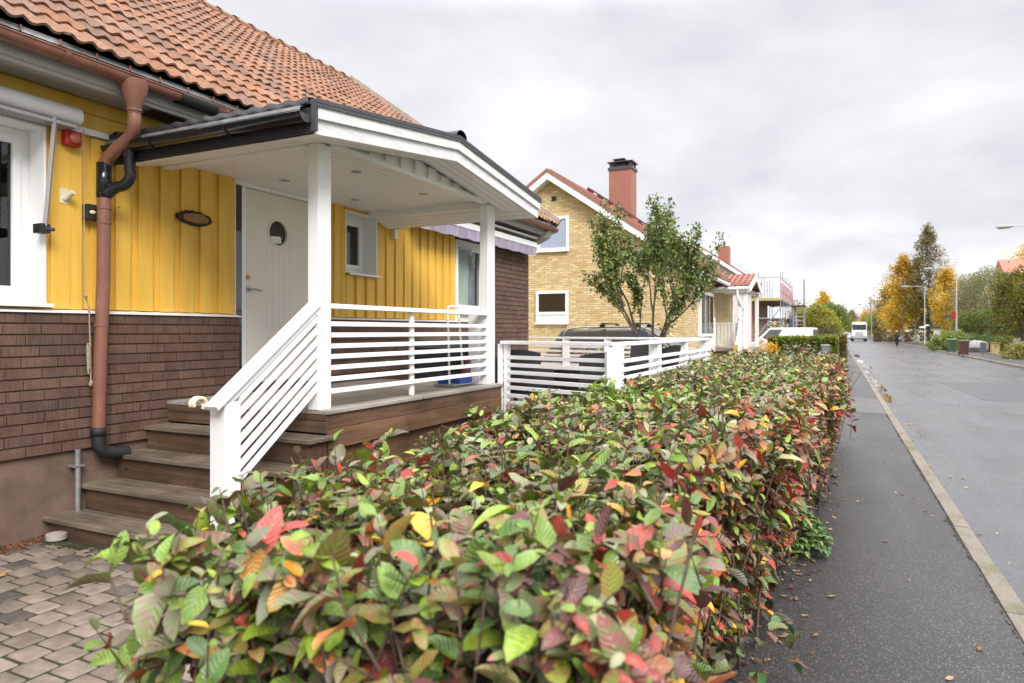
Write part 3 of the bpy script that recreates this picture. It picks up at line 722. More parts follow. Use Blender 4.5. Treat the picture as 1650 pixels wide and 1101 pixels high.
# door leaf with a round opening
def door_leaf():
    bm = bmesh.new(); cy, cz, r = 5.665, 2.775, .135; y0, y1, z0, z1 = 5.196, 6.266, 1.155, 3.19; x = WX - .045
    n = 40; ring = [bm.verts.new((x, cy + r * math.cos(2 * math.pi * i / n), cz + r * math.sin(2 * math.pi * i / n))) for i in range(n)]
    # outer loop projected on rectangle
    outer = []
    for i in range(n):
        a = 2 * math.pi * i / n; dy_, dz_ = math.cos(a), math.sin(a); t = 1e9
        if dy_ > 1e-9: t = min(t, (y1 - cy) / dy_)
        if dy_ < -1e-9: t = min(t, (y0 - cy) / dy_)
        if dz_ > 1e-9: t = min(t, (z1 - cz) / dz_)
        if dz_ < -1e-9: t = min(t, (z0 - cz) / dz_)
        outer.append(bm.verts.new((x, cy + dy_ * t, cz + dz_ * t)))
    corners = [(y1, z1), (y0, z1), (y0, z0), (y1, z0)]
    for i in range(n):
        j = (i + 1) % n; vs = [ring[i], outer[i]]
        a, b = outer[i].co, outer[j].co
        if abs(a.y - b.y) > 1e-6 and abs(a.z - b.z) > 1e-6:
            cc = min(corners, key=lambda c: (c[0] - (a.y + b.y) / 2) ** 2 + (c[1] - (a.z + b.z) / 2) ** 2); vs.append(bm.verts.new((x, cc[0], cc[1])))
        vs += [outer[j], ring[j]]; bm.faces.new(vs)
    r_ = bmesh.ops.extrude_face_region(bm, geom=bm.faces[:]); 
    for v in [e for e in r_['geom'] if isinstance(e, bmesh.types.BMVert)]: v.co.x -= .05
    bmesh.ops.recalc_face_normals(bm, faces=bm.faces); me = bpy.data.meshes.new('door'); bm.to_mesh(me); bm.free(); return me
door = finish('door', door_leaf(), M['door'], house, bevel=.003)
def torus(m, c, R_, r, axis='x', n=40, k=8, a0=0, a1=2 * math.pi):
    pts = []
    for i in range(n + 1):
        a = a0 + (a1 - a0) * i / n
        pts.append((c[0], c[1] + R_ * math.cos(a), c[2] + R_ * math.sin(a)) if axis == 'x' else ((c[0] + R_ * math.cos(a), c[1], c[2] + R_ * math.sin(a)) if axis == 'y' else (c[0] + R_ * math.cos(a), c[1] + R_ * math.sin(a), c[2])))
    m.tube(pts, r, k, cap=True); return m
torus(MB(), (WX - .043, 5.665, 2.775), .145, .013).build('porthole_ring', M['door'], door, smooth=True)
m = MB(); m.tube([(WX - .075, 5.665, 2.775), (WX - .069, 5.665, 2.775)], .137, 40); m.build('porthole_pane', M['darkglass'], door)
m = MB(); m.quad((WX - .0685, 5.60, 2.66), (WX - .0685, 5.745, 2.675), (WX - .0685, 5.725, 2.745), (WX - .0685, 5.58, 2.735)); m.build('porthole_paper', M['curtain'], door)
m = MB(); m.tube([(WX - .046, 5.235, 2.265), (WX - .03, 5.235, 2.265)], .03, 24).tube([(WX - .03, 5.235, 2.265), (WX - .02, 5.235, 2.265)], .014, 16); m.build('door_lock', M['brass'], door, smooth=True)
m = MB(); m.tube([(WX - .046, 5.235, 2.135), (WX - .034, 5.235, 2.135)], .028, 24).tube(smoothpath([(WX - .034, 5.235, 2.135), (WX + .012, 5.235, 2.135), (WX + .02, 5.27, 2.138), (WX + .018, 5.37, 2.128)]), .010, 10); m.build('handle', M['galv'], door, smooth=True)
m = MB()
for i in range(5):
    y = 5.50 + i * .085; m.box(WX - .0452, WX - .0435, y, y + .003, 1.3 if abs(y - 5.665) > .16 else 1.3, 2.6 if abs(y - 5.665) < .16 else 3.1)
m.build('door_grooves', M['canvas'], door)
MB().box(WX - .12, WX + .04, 5.02, 6.36, 1.131, 1.154).build('threshold', M['galv'], dframe)

# ---------------------------------------------------------------- downpipe
dp = thing('downpipe', 'brown painted metal downpipe with swan neck and funnel on the yellow wall', 'downpipe', (-5.36, 3.5, .7))
m = MB(); m.tube([(GXc, 3.56, 3.665), (GXc, 3.565, 3.60), (-5.0, 3.575, 3.48), (-5.005, 3.58, 3.42)], [.105, .10, .058, .053], 20, cap=False)
fun = m.build('funnel', M['copper'], dp, smooth='all'); torus(MB(), (-5.003, 3.579, 3.435), .056, .006, 'z').build('funnel_ring', M['copper'], fun, smooth=True)
m = MB(); m.tube(smoothpath([(-5.005, 3.58, 3.42), (-5.01, 3.583, 3.33), (-5.08, 3.60, 3.25), (-5.27, 3.585, 3.14), (-5.352, 3.575, 3.06), (-5.36, 3.57, 2.98)], 7), .050, 20, cap=False); m.build('swan_neck', M['copper'], dp, smooth='all')
m = MB(); m.tube([(-5.36, 3.57, 2.80), (-5.36, 3.565, 2.1), (-5.355, 3.54, 1.6), (-5.355, 3.52, .90)], .050, 20, cap=False); pipe = m.build('pipe', M['copper'], dp, smooth='all')
for y_, z_ in ((3.57, 2.70), (3.57, 2.58), (3.545, 1.75), (3.53, 1.22)): MB().tube([(-5.357, y_, z_ - .012), (-5.357, y_, z_ + .012)], .054, 20).build('pipe_band', M['copper'], pipe, smooth=True)
m = MB(); m.tube([(-5.36, 3.57, 3.06), (-5.36, 3.57, 2.78)], .056, 20); m.tube([(-5.36, 3.572, 2.80), (-5.31, 3.60, 2.85), (-5.28, 3.615, 2.865)], [.055, .052, .046], 16, cap=False)
m.build('branch_sleeve', M['black'], dp, smooth='all')
m = MB(); m.tube([(-5.355, 3.52, .93), (-5.355, 3.518, .86)], .056, 20).tube(smoothpath([(-5.355, 3.518, .87), (-5.352, 3.53, .77), (-5.345, 3.58, .725), (-5.335, 3.66, .705), (-5.33, 3.75, .70)], 7), .052, 18); m.build('foot_elbow', M['blackmat'], dp, smooth='all')
m = MB(); m.box(-5.47, -5.40, 3.46, 3.64, 2.60, 2.72); m.build('wall_bracket', M['blackmat'], dp, bevel=.004)
MB().blob((-5.395, 3.50, 2.655), .02, 2, 0, (.4, 1.3, .8)).build('bracket_cap', M['cream'], dp, smooth=True)
# things on the wall
a = thing('alarm_siren', 'square red alarm siren with round faded lens high on the yellow wall', 'alarm', (-5.45, 3.36, 3.15))
MB().box(-5.473, -5.405, 3.295, 3.42, 3.155, 3.275).build('housing', M['red'], a, bevel=.012)
MB().tube([(-5.405, 3.358, 3.215), (-5.385, 3.358, 3.215), (-5.375, 3.358, 3.215)], [.045, .042, .02], 24).build('lens', M['redlens'], a, smooth=True)
torus(MB(), (-5.402, 3.358, 3.215), .05, .006).build('lens_ring', M['red'], a, smooth=True)
a = thing('flagpole_holder', 'small cream socket on a square plate on the yellow boards', 'wall bracket', (-5.46, 3.33, 2.73))
MB().box(-5.475, -5.465, 3.285, 3.355, 2.70, 2.82).build('plate', M['cream'], a, bevel=.003)
MB().tube([(-5.466, 3.325, 2.735), (-5.40, 3.345, 2.79)], [.020, .022], 16).build('socket', M['cream'], a, smooth=True)
a = thing('wall_sensor', 'small cream lantern box under the porch ceiling by the window', 'wall lamp', (-5.45, 7.70, 2.95))
MB().box(-5.475, -5.40, 7.66, 7.74, 2.95, 3.09).build('lamp_body', M['cream'], a, bevel=.008)
m = MB(); m.prism([(7.61, 3.095), (7.79, 3.095), (7.74, 3.14), (7.66, 3.14)], -5.47, -5.34, 'x'); m.build('lamp_hood', M['cream'], a, bevel=.004)
a = thing('wood_slice_sign', 'oval slice of wood with bark rim hung on the yellow wall beside the door', 'sign', (-5.47, 4.51, 2.76))
def oval(c, ry, rz, x0, x1, amp, mat, name, par, seed):
    rr = random.Random(seed); m = MB(); pts = []
    for i in range(36):
        t = 2 * math.pi * i / 36; k = 1 + amp * (rr.random() - .5); pts.append((c[0] + ry * k * math.cos(t), c[1] + rz * k * math.sin(t)))
    m.prism(pts, x0, x1, 'x'); return m.build(name, mat, par, bevel=.004)
def slicemat():
    m = NT('cut_wood'); tc = m.n('ShaderNodeTexCoord'); w_ = m.n('ShaderNodeTexWave', {'Vector': m.vec((0.0, 1, 2.4)), 'Scale': 9.0, 'Distortion': 3.0}, wave_type='RINGS'); w_.rings_direction = 'X'
    m.col(m.ramp(w_.outputs[0], [(0.2, (0.16, 0.075, 0.025)), (0.8, (0.33, 0.17, 0.06))])); m.rough(.6); return m.m
oval((4.51, 2.76), .185, .068, -5.474, -5.435, .18, basic('rough_bark', (0.045, 0.026, 0.016), .9, .4, 30, .9, 60), 'bark_rim', a, 3)
oval((4.515, 2.76), .145, .046, -5.436, -5.430, .10, slicemat(), 'wood_face', a, 4)
# window awning (left)
a = thing('awning', 'rolled white window awning in its box above the left window', 'awning', (-5.4, 2.2, 3.3))
MB().tube([(-5.37, .4, 3.375), (-5.37, 3.37, 3.375)], .068, 24).build('roll', M['canvas'], a, smooth=True)
MB().box(-5.474, -5.32, .4, 3.33, 3.272, 3.30).box(-5.474, -5.455, .4, 3.33, 3.30, 3.42).build('cassette', M['alu'], a, bevel=.003)
MB().bar((-5.33, 3.17, 3.33), (-5.385, 3.13, 2.49), .028, .028).build('arm', M['alu'], a, bevel=.003)
MB().box(-5.472, -5.37, 3.09, 3.16, 2.44, 2.51).tube([(-5.38, 3.13, 2.47), (-5.35, 3.18, 2.47)], .014, 10).build('arm_hinge', M['blackmat'], a, bevel=.003)
# awning with lilac valance (right)
a = thing('awning', 'white awning bar with hanging lilac fabric valance over the patio window', 'awning', (-5.3, 10, 3.15))
MB().box(-5.41, -5.22, 7.95, 12.0, 3.335, 3.38).box(-5.22, -5.19, 7.95, 12.03, 3.315, 3.395).tube([(-5.205, 7.95, 3.31), (-5.205, 12.05, 3.31)], .018, 10).build('front_bar', M['white'], a, bevel=.003)
MB().box(-5.41, -5.24, 8.0, 12.0, 3.40, 3.455).build('painted_gap_shade', M['blackmat'], a)  # matt black fill standing in for the shade of the gap under the hood
MB().box(-5.26, -5.20, 7.95, 12.05, 3.468, 3.50).build('hood', M['white'], a)
m = MB(); nn = 150
for i in range(nn + 1):
    y = 7.98 + 4.0 * i / nn; xx = -5.20 + .008 * math.sin(y * 21) + .005 * math.sin(y * 47); m.v += [(xx + .012 * math.sin(y * 8), y, 3.135 + .006 * math.sin(y * 13)), (xx, y, 3.22), (-5.203, y, 3.31)]
for i in range(nn):
    for k in (0, 1): m.f.append((3 * i + k, 3 * i + 3 + k, 3 * i + 4 + k, 3 * i + 1 + k)); m.c.append(None)
m.build('valance', M['lilac'], a, smooth='all')
# cord & rope
a = thing('pull_cord', 'thin awning cord ending in a knotted grey rope on the brick wall', 'cord', (-5.39, 3.44, 1.2))
MB().tube([(-5.40, 3.43, 3.30), (-5.40, 3.435, 1.98)], .004, 6).build('cord', M['rope'], a)
MB().tube(smoothpath([(-5.40, 3.435, 1.98), (-5.385, 3.46, 1.90), (-5.38, 3.465, 1.7), (-5.38, 3.47, 1.57), (-5.38, 3.475, 1.30)]), .006, 8).tube(smoothpath([(-5.378, 3.465, 1.60), (-5.37, 3.44, 1.58), (-5.37, 3.445, 1.42), (-5.37, 3.45, 1.36)]), .007, 8).tube(smoothpath([(-5.378, 3.467, 1.60), (-5.365, 3.45, 1.55), (-5.36, 3.45, 1.4)]), .006, 8).blob((-5.38, 3.435, 1.975), .016, 1, .3).blob((-5.38, 3.468, 1.59), .014, 1, .3).blob((-5.38, 3.475, 1.285), .018, 1, .5, (1, 1, 1.4)).build('rope', M['rope'], a, smooth=True)
a = thing('steel_pipe', 'short galvanised pipe rising along the brown foundation', 'pipe', (-5.39, 3.38, .19))
MB().tube([(-5.395, 3.38, .15), (-5.395, 3.38, .77)], .021, 16).build('tube', M['galv'], a, smooth=True)
MB().box(-5.45, -5.37, 3.335, 3.425, .635, .65).build('clamp', M['galv'], a)
a = thing('drain_stone', 'flat pale stone disc beside the bottom step at the wall', 'stone', (-5.2, 3.1, .2))
MB().tube([(-5.23, 3.12, .16), (-5.23, 3.12, .20)], .07, 24).build('disc', basic('pale_concrete', (.34, .31, .27), .8, .15, 8), a, smooth=True)
m = MB()
for i in range(700):
    r_ = random.uniform(.003, .010); m.blob((-5.38 + random.gauss(0, .06), 2.93 + random.uniform(-.3, .25), .15), r_, 1, .5, (1.3, 1.3, .5), col=random.choice([(.13, .05, .022), (.07, .03, .015), (.2, .09, .04)]))
tag(m.build('bark_chips', colored('bark_chips', .9)), kind='stuff')

# ---------------------------------------------------------------- PORCH deck and steps
DZ = 1.13; DX = -3.31
stairs = thing('entrance_steps', 'weathered brown wooden steps climbing to the porch', 'steps', (-4.1, 3.3, .2))
TR = [(.405, 2.88), (.587, 3.13), (.768, 3.38), (.949, 3.63)]   # top z, front y
for i, (zt, yf) in enumerate(TR):
    m = MB(); n = 3; dpt = .29 if i < 3 else .30
    for k in range(n):
        a0 = yf + k * dpt / n; m.box(-5.01 + random.uniform(-.006, .006), DX + .045 + random.uniform(-.005, .005), a0 + .003, a0 + dpt / n - .003, zt - .030, zt + random.uniform(-.001, .001))
    m.build('tread', M['wood_grey_x'], stairs, bevel=.004)
    m = MB(); m.box(-4.965, DX, yf + .035, yf + .06, zt - (.181 if i else .21), zt - .031); m.build('riser', M['wood_brown_x'], stairs, bevel=.002)
m = MB(); m.box(-4.96, DX - .005, 3.84, 3.865, .955, .959)
for sx0, sx1 in ((DX - .03, DX), (-4.97, -4.945)):
    m = MB()
    for i, (zt, yf) in enumerate(TR):
        y = yf + .062; y1 = (TR[i + 1][1] + .034) if i < 3 else 3.855; nb = 2
        for k in range(nb):
            a0 = y + (y1 - y) * k / nb; m.box(sx0, sx1, a0 + .002, a0 + (y1 - y) / nb - .002, .17, zt - .031)
    m.build('side_boards', M['wood_brown_z'], stairs, bevel=.002)

deck = thing('porch_deck', 'raised grey wooden porch deck with brown board sides', 'deck', (-4.2, 5.1, .2))
m = MB(); x = -5.0
while x < DX + .02:
    m.box(x + .003, min(x + .117, DX + .02), 3.84, 6.70, DZ - .028, DZ + random.uniform(-.001, .001)); x += .12
m.build('deck_boards', M['wood_deck'], deck, bevel=.003)
MB().box(DX - .03, DX - .002, 3.868, 6.68, .99, DZ - .029).build('edge_board', M['wood_brown_y'], deck, bevel=.003)
MB().box(DX - .03, DX + .003, 3.868, 6.68, .845, .987).build('edge_board', M['wood_brownlite'], deck, bevel=.003)
MB().box(-4.97, DX + .001, 3.845, 3.867, 1.052, DZ - .029).box(-4.97, DX + .001, 3.845, 3.866, .965, 1.049).build('edge_board', M['wood_brown_x'], deck, bevel=.003)
m = MB(); z = .16
while z < .83:
    m.box(DX - .085, DX - .055, 3.90, 6.62, z, z + .165); z += .17
m.build('skirt_boards', M['wood_brown_y'], deck, bevel=.003)
MB().box(-4.95, -4.92, 3.87, 6.6, .15, 1.09).build('rear_skirt', M['wood_brown_y'], deck)
MB().box(DX - .08, DX - .001, 3.87, 3.90, .16, .84).build('corner_board', M['wood_brown_z'], deck)

# ---------------------------------------------------------------- PORCH roof, posts, railings
porch = thing('porch_roof', 'white gabled porch roof with grey capped fascia over the front door', 'porch', (-4.2, 5.2, 3.0))
PXF = -3.0; PY0, PYR, PY1 = 3.40, 5.20, 7.0
z_e, z_r = 3.165, 3.395      # top at eave / ridge
sl = (z_r - z_e) / (PYR - PY0)
def gable(m, x0, x1, dzt, dzb, ov=0.0, col=None):
    a, b, c_ = (PY0 - ov, z_e - ov * sl), (PYR, z_r), (PY1 + ov, z_e - ov * sl)
    m.prism([(a[0], a[1] + dzb), (b[0], b[1] + dzb), (b[0], b[1] + dzt), (a[0], a[1] + dzt)], x0, x1, 'x')
    m.prism([(b[0], b[1] + dzb), (c_[0], c_[1] + dzb), (c_[0], c_[1] + dzt), (b[0], b[1] + dzt)], x0, x1, 'x')
m = MB(); gable(m, PXF - .028, PXF + .012, -.012, -.108); m.build('upper_fascia', M['fascia'], porch, bevel=.003)
m = MB(); gable(m, PXF - .028, PXF - .012, -.109, -.205); m.build('lower_fascia', M['fascia'], porch, bevel=.003)
m = MB(); gable(m, PXF - .10, PXF + .026, .018, -.010, .02); m.box(PXF - .03, PXF + .014, PY0 - .022, PY0 - .003, z_e - .19, z_e + .0); gable(m, PXF + .014, PXF + .024, -.011, -.034, .02); m.build('fascia_cap', M['dgrey'], porch, bevel=.002)
m = MB(); gable(m, PXF - .372, PXF - .029, -.150, -.160); gable(m, -5.03, PXF - .351, -.075, -.09)
m.build('roof_boarding', M['tg_x'], porch)
# eave soffits with grooves along x
m = MB()
for (ya, yb) in ((PY0 + .005, 3.84), (6.66, PY1 - .005)):
    z0 = z_e - .203 + .002; dz_ = .098
    za_, zb_ = (z0 + .0, z0 + dz_) if ya < 5 else (z0 + dz_, z0)
    m.quad((-5.03, ya, za_), (PXF - .03, ya, za_), (PXF - .03, yb, zb_), (-5.03, yb, zb_)); m.quad((-5.03, ya, za_ + .01), (PXF - .03, ya, za_ + .01), (PXF - .03, yb, zb_ + .01), (-5.03, yb, zb_ + .01))
m.build('eave_soffit', M['tg_y'], porch)
# dark pantiles on the porch roof
def porch_tiles(m):
    per = 6; period = .15
    for side in (-1, 1):
        Ls = 1.80; nc = 6
        for r_ in range(nc):
            u0 = r_ * Ls / nc; base = len(m.v); ncol = int(1.98 / period * per)
            rows = ((u0 - .03, -.02), (u0 - .03, .022), (u0 + Ls / nc, .0))
            for (u, n) in rows:
                for i in range(ncol + 1):
                    x = -5.02 + i * period / per; wv = .016 * (.5 + .5 * math.cos(2 * math.pi * (i % per) / per))
                    yy = (PY0 + u) if side < 0 else (PY1 - u); m.v.append((x, yy, z_e + sl * u + n + wv))
            for ri in range(2):
                for i in range(ncol): a_ = base + ri * (ncol + 1) + i; m.f.append((a_, a_ + 1, a_ + ncol + 2, a_ + ncol + 1)); m.c.append(None)
m = MB(); porch_tiles(m); m.build('roof_tiles', M['tile_dark'], porch, smooth='all')
m = MB(); x = -5.02
while x < PXF - .05:
    n = len(m.v)
    for rr, xx in ((.10, x), (.10, x + .05), (.085, x + .06), (.08, x + .36)): m.v += [(xx, PYR + rr * 1.1 * math.cos(t), z_r + .0 + rr * .75 * math.sin(t)) for t in [math.pi * i / 8 for i in range(9)]]
    for q in range(3):
        for i in range(8): m.f.append((n + q * 9 + i, n + q * 9 + i + 1, n + (q + 1) * 9 + i + 1, n + (q + 1) * 9 + i)); m.c.append(None)
    x += .34
m.build('ridge_tiles', M['tile_dark'], porch, smooth=True)
m = MB(); m.box(-5.03, PXF - .03, PY0 - .012, PY0 + .004, z_e - .195, z_e - .03); m.box(-5.03, PXF - .03, PY1 - .004, PY1 + .012, z_e - .195, z_e - .03); m.build('eave_board', M['blackmat'], porch)
m = MB(); m.prism([(PY0 + .01, z_e - .004), (PY0 - .045, z_e - .022), (PY0 - .047, z_e - .045), (PY0 - .040, z_e - .045), (PY0 - .038, z_e - .028), (PY0 + .01, z_e - .012)], -5.02, PXF - .10, 'x'); m.build('drip_strip', M['galv'], porch)
# ceiling, beams, gable slats
CZ = 3.115
MB().box(-5.04, -3.40, 3.93, 6.58, CZ, CZ + .012).build('ceiling', M['tg_x'], porch)
MB().box(-5.03, -3.485, 3.84, 3.925, 3.045, CZ + .05).box(-5.03, -3.485, 6.585, 6.67, 3.045, CZ + .05).build('side_beam', M['white'], porch, bevel=.003)
MB().box(-3.43, -3.372, 3.97, 6.46, 3.06, 3.10).build('front_beam', M['white'], porch, bevel=.003)
m = MB(); m.prism([(3.9, 3.101), (6.6, 3.101), (6.6, 3.105), (6.55, 3.06 + .03), (PYR, 3.245), (3.95, 3.09), (3.9, 3.105)], -3.44, -3.42, 'x'); m.build('gable_backing', M['white'], porch)
m = MB(); k = 0
for i in range(12):
    y = 4.02 + i * .222; yc = y + .07
    top = z_r - abs(yc - PYR) * sl - .149
    if top > 3.105: m.box(-3.42, -3.398, y, y + .145, 3.101, top)
m.build('gable_slats', M['white'], porch, bevel=.003)
for (x, y) in ((-3.85, 4.87), (-3.85, 5.96), (-4.68, 4.86), (-4.68, 5.9)): MB().tube([(x, y, CZ - .006), (x, y, CZ + .002)], .045, 24).build('ceiling_spot', M['galv'], porch, smooth=True)
m = MB(); m.tube(smoothpath([(-3.37, 3.98, 3.11), (-3.36, 4.06, 3.10), (-3.37, 4.2, 3.108), (-3.38, 4.4, 3.10)]), .007, 6).blob((-3.365, 4.03, 3.105), .016, 1, .4); m.build('cable', M['greypaint'], porch)
pg = MB(); half_pipe(pg, PY0 - .055, z_e - .085, .055, -4.98, PXF - .04, 'x'); 
pg.tube([(-4.98, PY0 - .11, z_e - .083), (PXF - .04, PY0 - .11, z_e - .083)], .007, 8)
pgo = pg.build('gutter', M['black'], porch, smooth='all')
m = MB()
for xx in (PXF - .041, -4.978): m.prism([(PY0 - .055 + .055 * math.cos(t), z_e - .085 + .055 * math.sin(t)) for t in [math.pi + math.pi * i / 12 for i in range(13)]], xx, xx + .004, 'x')
m.build('gutter_end', M['dgrey'], pgo)
m = MB()
for xx in (-4.45, -3.70, -4.9): 
    pts = [(xx, PY0 - .055 + .060 * math.cos(t), z_e - .085 + .060 * math.sin(t)) for t in [math.pi + math.pi * i / 10 for i in range(11)]]
    m.tube(pts, .006, 6)
m.build('gutter_brackets', M['black'], pgo, smooth=True)
PORCH_PIPE = True
m = MB()
for i in range(16):
    t = random.uniform(-.5, .5); m.blob((-4.99 + random.uniform(-.02, .08), 3.40 + i * .028, 3.195 + random.uniform(0, .05)), random.uniform(.012, .028), 1, .9, (1, 1.3, .7))
tag(m.build('roof_flashing', M['blackmat'], porch))

# posts
post_a = thing('porch_post', 'white square porch post at the head of the steps', 'post', (-3.42, 3.91, DZ), 'porch posts')
MB().box(-3.468, -3.372, 3.835, 3.975, DZ - .0, 3.06).build('shaft', M['white'], post_a, bevel=.004)
MB().box(-3.485, -3.469, 3.855, 3.955, DZ, 3.05).build('backing', M['white'], post_a, bevel=.003)
post_b = thing('porch_post', 'white square porch post at the far end of the deck', 'post', (-3.42, 6.56, DZ), 'porch posts')
MB().box(-3.468, -3.372, 6.475, 6.645, DZ + .002, 3.06).build('shaft', M['white'], post_b, bevel=.004)
MB().box(-3.60, -3.469, 6.46, 6.60, DZ + .002, 1.88).build('rail_pilaster', M['white'], post_b, bevel=.003)

rail = thing('porch_railing', 'white horizontal slat railing along the street side of the porch', 'railing', (-3.4, 5.2, DZ))
MB().box(-3.455, -3.365, 3.977, 6.473, 1.868, 1.905).build('top_rail', M['white'], rail, bevel=.004)
m = MB()
for z in (1.755, 1.672, 1.590, 1.512, 1.430, 1.345, 1.255): m.box(-3.405, -3.380, 3.977, 6.473, z - .018, z + .018)
m.build('slats', M['white'], rail, bevel=.003)
MB().box(-3.43, -3.406, 5.07, 5.125, DZ + .002, 1.867).build('baluster', M['white'], rail, bevel=.003)

# stair railing
sr = thing('stair_railing', 'white sloping slat handrail beside the wooden steps', 'railing', (-3.37, 3.1, .2))
MB().box(-3.50, -3.372, 3.005, 3.13, .19, 1.262).build('newel', M['white'], sr, bevel=.004)
n_ = Vector((0, .83, .62)).normalized()
hs, he = Vector((-3.40, 2.93, 1.235)), Vector((-3.40, 3.84, 1.905))
MB().bar(hs, he, .105, .034).build('handrail', M['white'], sr, bevel=.005)
MB().bar(hs + Vector((0.0, .11, .03)), he + Vector((.0, 0, -.05)), .05, .05).build('under_rail', M['white'], sr, bevel=.004)
m = MB()
for k in range(7):
    dz_ = -.115 - k * .083
    y0, y1 = 3.132, 3.833
    z0 = 1.235 + (y0 - 2.93) / (.91) * .67 + dz_; z1 = 1.235 + (y1 - 2.93) / .91 * .67 + dz_
    m.prism([(y0, z0 - .022), (y1, z1 - .022), (y1, z1 + .022), (y0, z0 + .022)], -3.402, -3.376, 'x')
m.build('slats', M['white'], sr, bevel=.003)
a = thing('loop_handle', 'curled cream plastic hook at the foot of the handrail', 'hook', (-3.45, 2.93, 1.24))
m = MB(); m.bar((-3.475, 2.95, 1.235), (-3.475, 2.93, 1.245), .01, .03)
pts = [(-3.49 + .0 * t, 2.925 + .045 * math.cos(t), 1.262 + .034 * math.sin(t)) for t in [(-.6 + i * 4.2 / 12) for i in range(13)]]
m.tube(pts, .011, 8); m.tube([(p[0] - .03, p[1], p[2]) for p in pts], .011, 8); m.build('hook', M['cream'], a, smooth=True)

# boot scraper
a = thing('boot_brush', 'boot scraper with tall white bent handle, blue brushes and grid base on the deck', 'boot scraper', (-3.58, 6.2, DZ))
MB().tube(smoothpath([(-3.60, 6.06, 1.16), (-3.585, 6.02, 1.55), (-3.57, 5.975, 1.90), (-3.565, 5.985, 1.945), (-3.56, 6.03, 1.955), (-3.555, 6.10, 1.955), (-3.55, 6.145, 1.945), (-3.55, 6.16, 1.90), (-3.555, 6.22, 1.55), (-3.56, 6.26, 1.34)], 5), .0115, 10).build('handle', M['white'], a, smooth=True)
m = MB(); m.box(-3.74, -3.50, 5.98, 6.005, DZ + .012, DZ + .03).box(-3.74, -3.50, 6.395, 6.42, DZ + .012, DZ + .03).box(-3.74, -3.72, 6.005, 6.395, DZ + .012, DZ + .03).box(-3.52, -3.50, 6.005, 6.395, DZ + .012, DZ + .03)
for i in range(9): m.box(-3.72, -3.52, 6.03 + i * .042, 6.034 + i * .042, DZ + .012, DZ + .028)
m.build('grid', M['galv'], a)
m = MB()
for (x0, x1, y0, y1, z1) in ((-3.72, -3.68, 6.03, 6.37, .09), (-3.545, -3.505, 6.10, 6.37, .09)):
    m.box(x0, x1, y0, y1, DZ + .03, DZ + z1)
    for i in range(160): xx = random.uniform(x0, x1); yy = random.uniform(y0, y1); m.bar((xx, yy, DZ + z1), (xx + random.gauss(0, .006), yy + random.gauss(0, .006), DZ + z1 + .03), .005, .005)
m.build('brush', M['blue'], a)
m = MB(); m.box(-3.56, -3.50, 6.22, 6.34, 1.24, 1.34).box(-3.54, -3.49, 6.27, 6.33, 1.34, 1.40); m.build('side_brush', basic('red_blue_brush', (.16, .05, .10), .7, .6, 30), a, bevel=.01)
# storage box behind
a = thing('cushion_box', 'tall dark grey garden storage box at the far end of the porch', 'storage box', (-4.0, 6.9, .85))
MB().box(-4.55, -3.62, 6.74, 7.16, .86, 1.50).build('box_body', M['rattan'], a, bevel=.01)
m = MB(); m.prism([(6.73, 1.502), (7.2, 1.502), (7.2, 1.60), (7.12, 1.64), (6.80, 1.60)], -4.58, -3.60, 'x'); m.build('lid', M['dgrey'], a, bevel=.01)

# ---------------------------------------------------------------- lower deck and white fence
LD = .83
low = thing('lower_deck', 'low grey wooden deck inside the white fence', 'deck', (-3.6, 9, .2))
cs = [(-3.31, 6.705), (-1.87, 6.22), (-1.87, 11.1), (-5.40, 12.3), (-5.40, 6.71)]
def clip_y(x, cs_top=None): return 6.705 - (x + 3.31) * .337 if x > -3.31 else 6.705
m = MB(); x = -5.41; 
y = 6.25
while y < 12.2:
    xl = -5.41; xr = -1.87
    if y < 6.70: xl = -3.31 + (6.705 - y) / .337 if y < 6.705 else xl
    if xl < xr - .05: m.box(xl, xr, y + .003, y + .137, LD - .03, LD + random.uniform(-.001, .001))
    y += .14
m.build('deck_boards', M['wood_low'], low, bevel=.003)
m = MB(); m.bar((-3.31, 6.69, .62), (-1.86, 6.20, .62), .03, .36); m.build('skirt', M['wood_brown_x'], low)
MB().box(-1.86, -1.83, 6.2, 11.1, .2, .80).build('skirt', M['wood_brown_y'], low)

fence = thing('slat_fence', 'white slatted timber fence around the lower deck', 'fence', (-2.6, 8, LD))
def fpost(x, y, w=.15, d=.05, ang=0.0, z0=.2, z1=1.56):
    m = MB(); c_, s_ = math.cos(ang), math.sin(ang)
    P = [(x + c_ * a - s_ * b, y + s_ * a + c_ * b) for a, b in ((-d, -w / 2), (d, -w / 2), (d, w / 2), (-d, w / 2))]
    m.prism(P, z0, z1, 'z'); m.build('fence_post', M['white'], fence, bevel=.004)
SLZ = [1.418, 1.335, 1.255, 1.172, 1.09, 1.005, .93]
def frun(p, q, name, n=7, off=(0, 0), w=.11):
    m = MB(); m.bar((p[0], p[1], 1.578), (q[0], q[1], 1.578), w, .036); m.build('top_rail', M['white'], fence, bevel=.004)
    m = MB()
    for z in SLZ[:n]: m.bar((p[0] + off[0], p[1] + off[1], z), (q[0] + off[0], q[1] + off[1], z), .026, .040)
    m.build('slats', M['white'], fence, bevel=.003)
A0, A1, A2, A3 = (-3.30, 6.71), (-1.87, 6.185), (-1.87, 11.15), (-5.38, 12.02)
frun(A0, A1, 'a'); frun((-1.87, 6.22), A2, 'b', off=(.045, 0)); frun((-1.90, 11.13), A3, 'c')
fpost(-3.25, 6.70, .05, .03, 0, .55, 1.56); fpost(-3.33, 6.72, .07, .03, 0, .80, 1.56)
fpost(-1.885, 6.22, .14, .065, 0, .2, 1.558); fpost(-1.97, 6.24, .05, .02, 0, .8, 1.5)
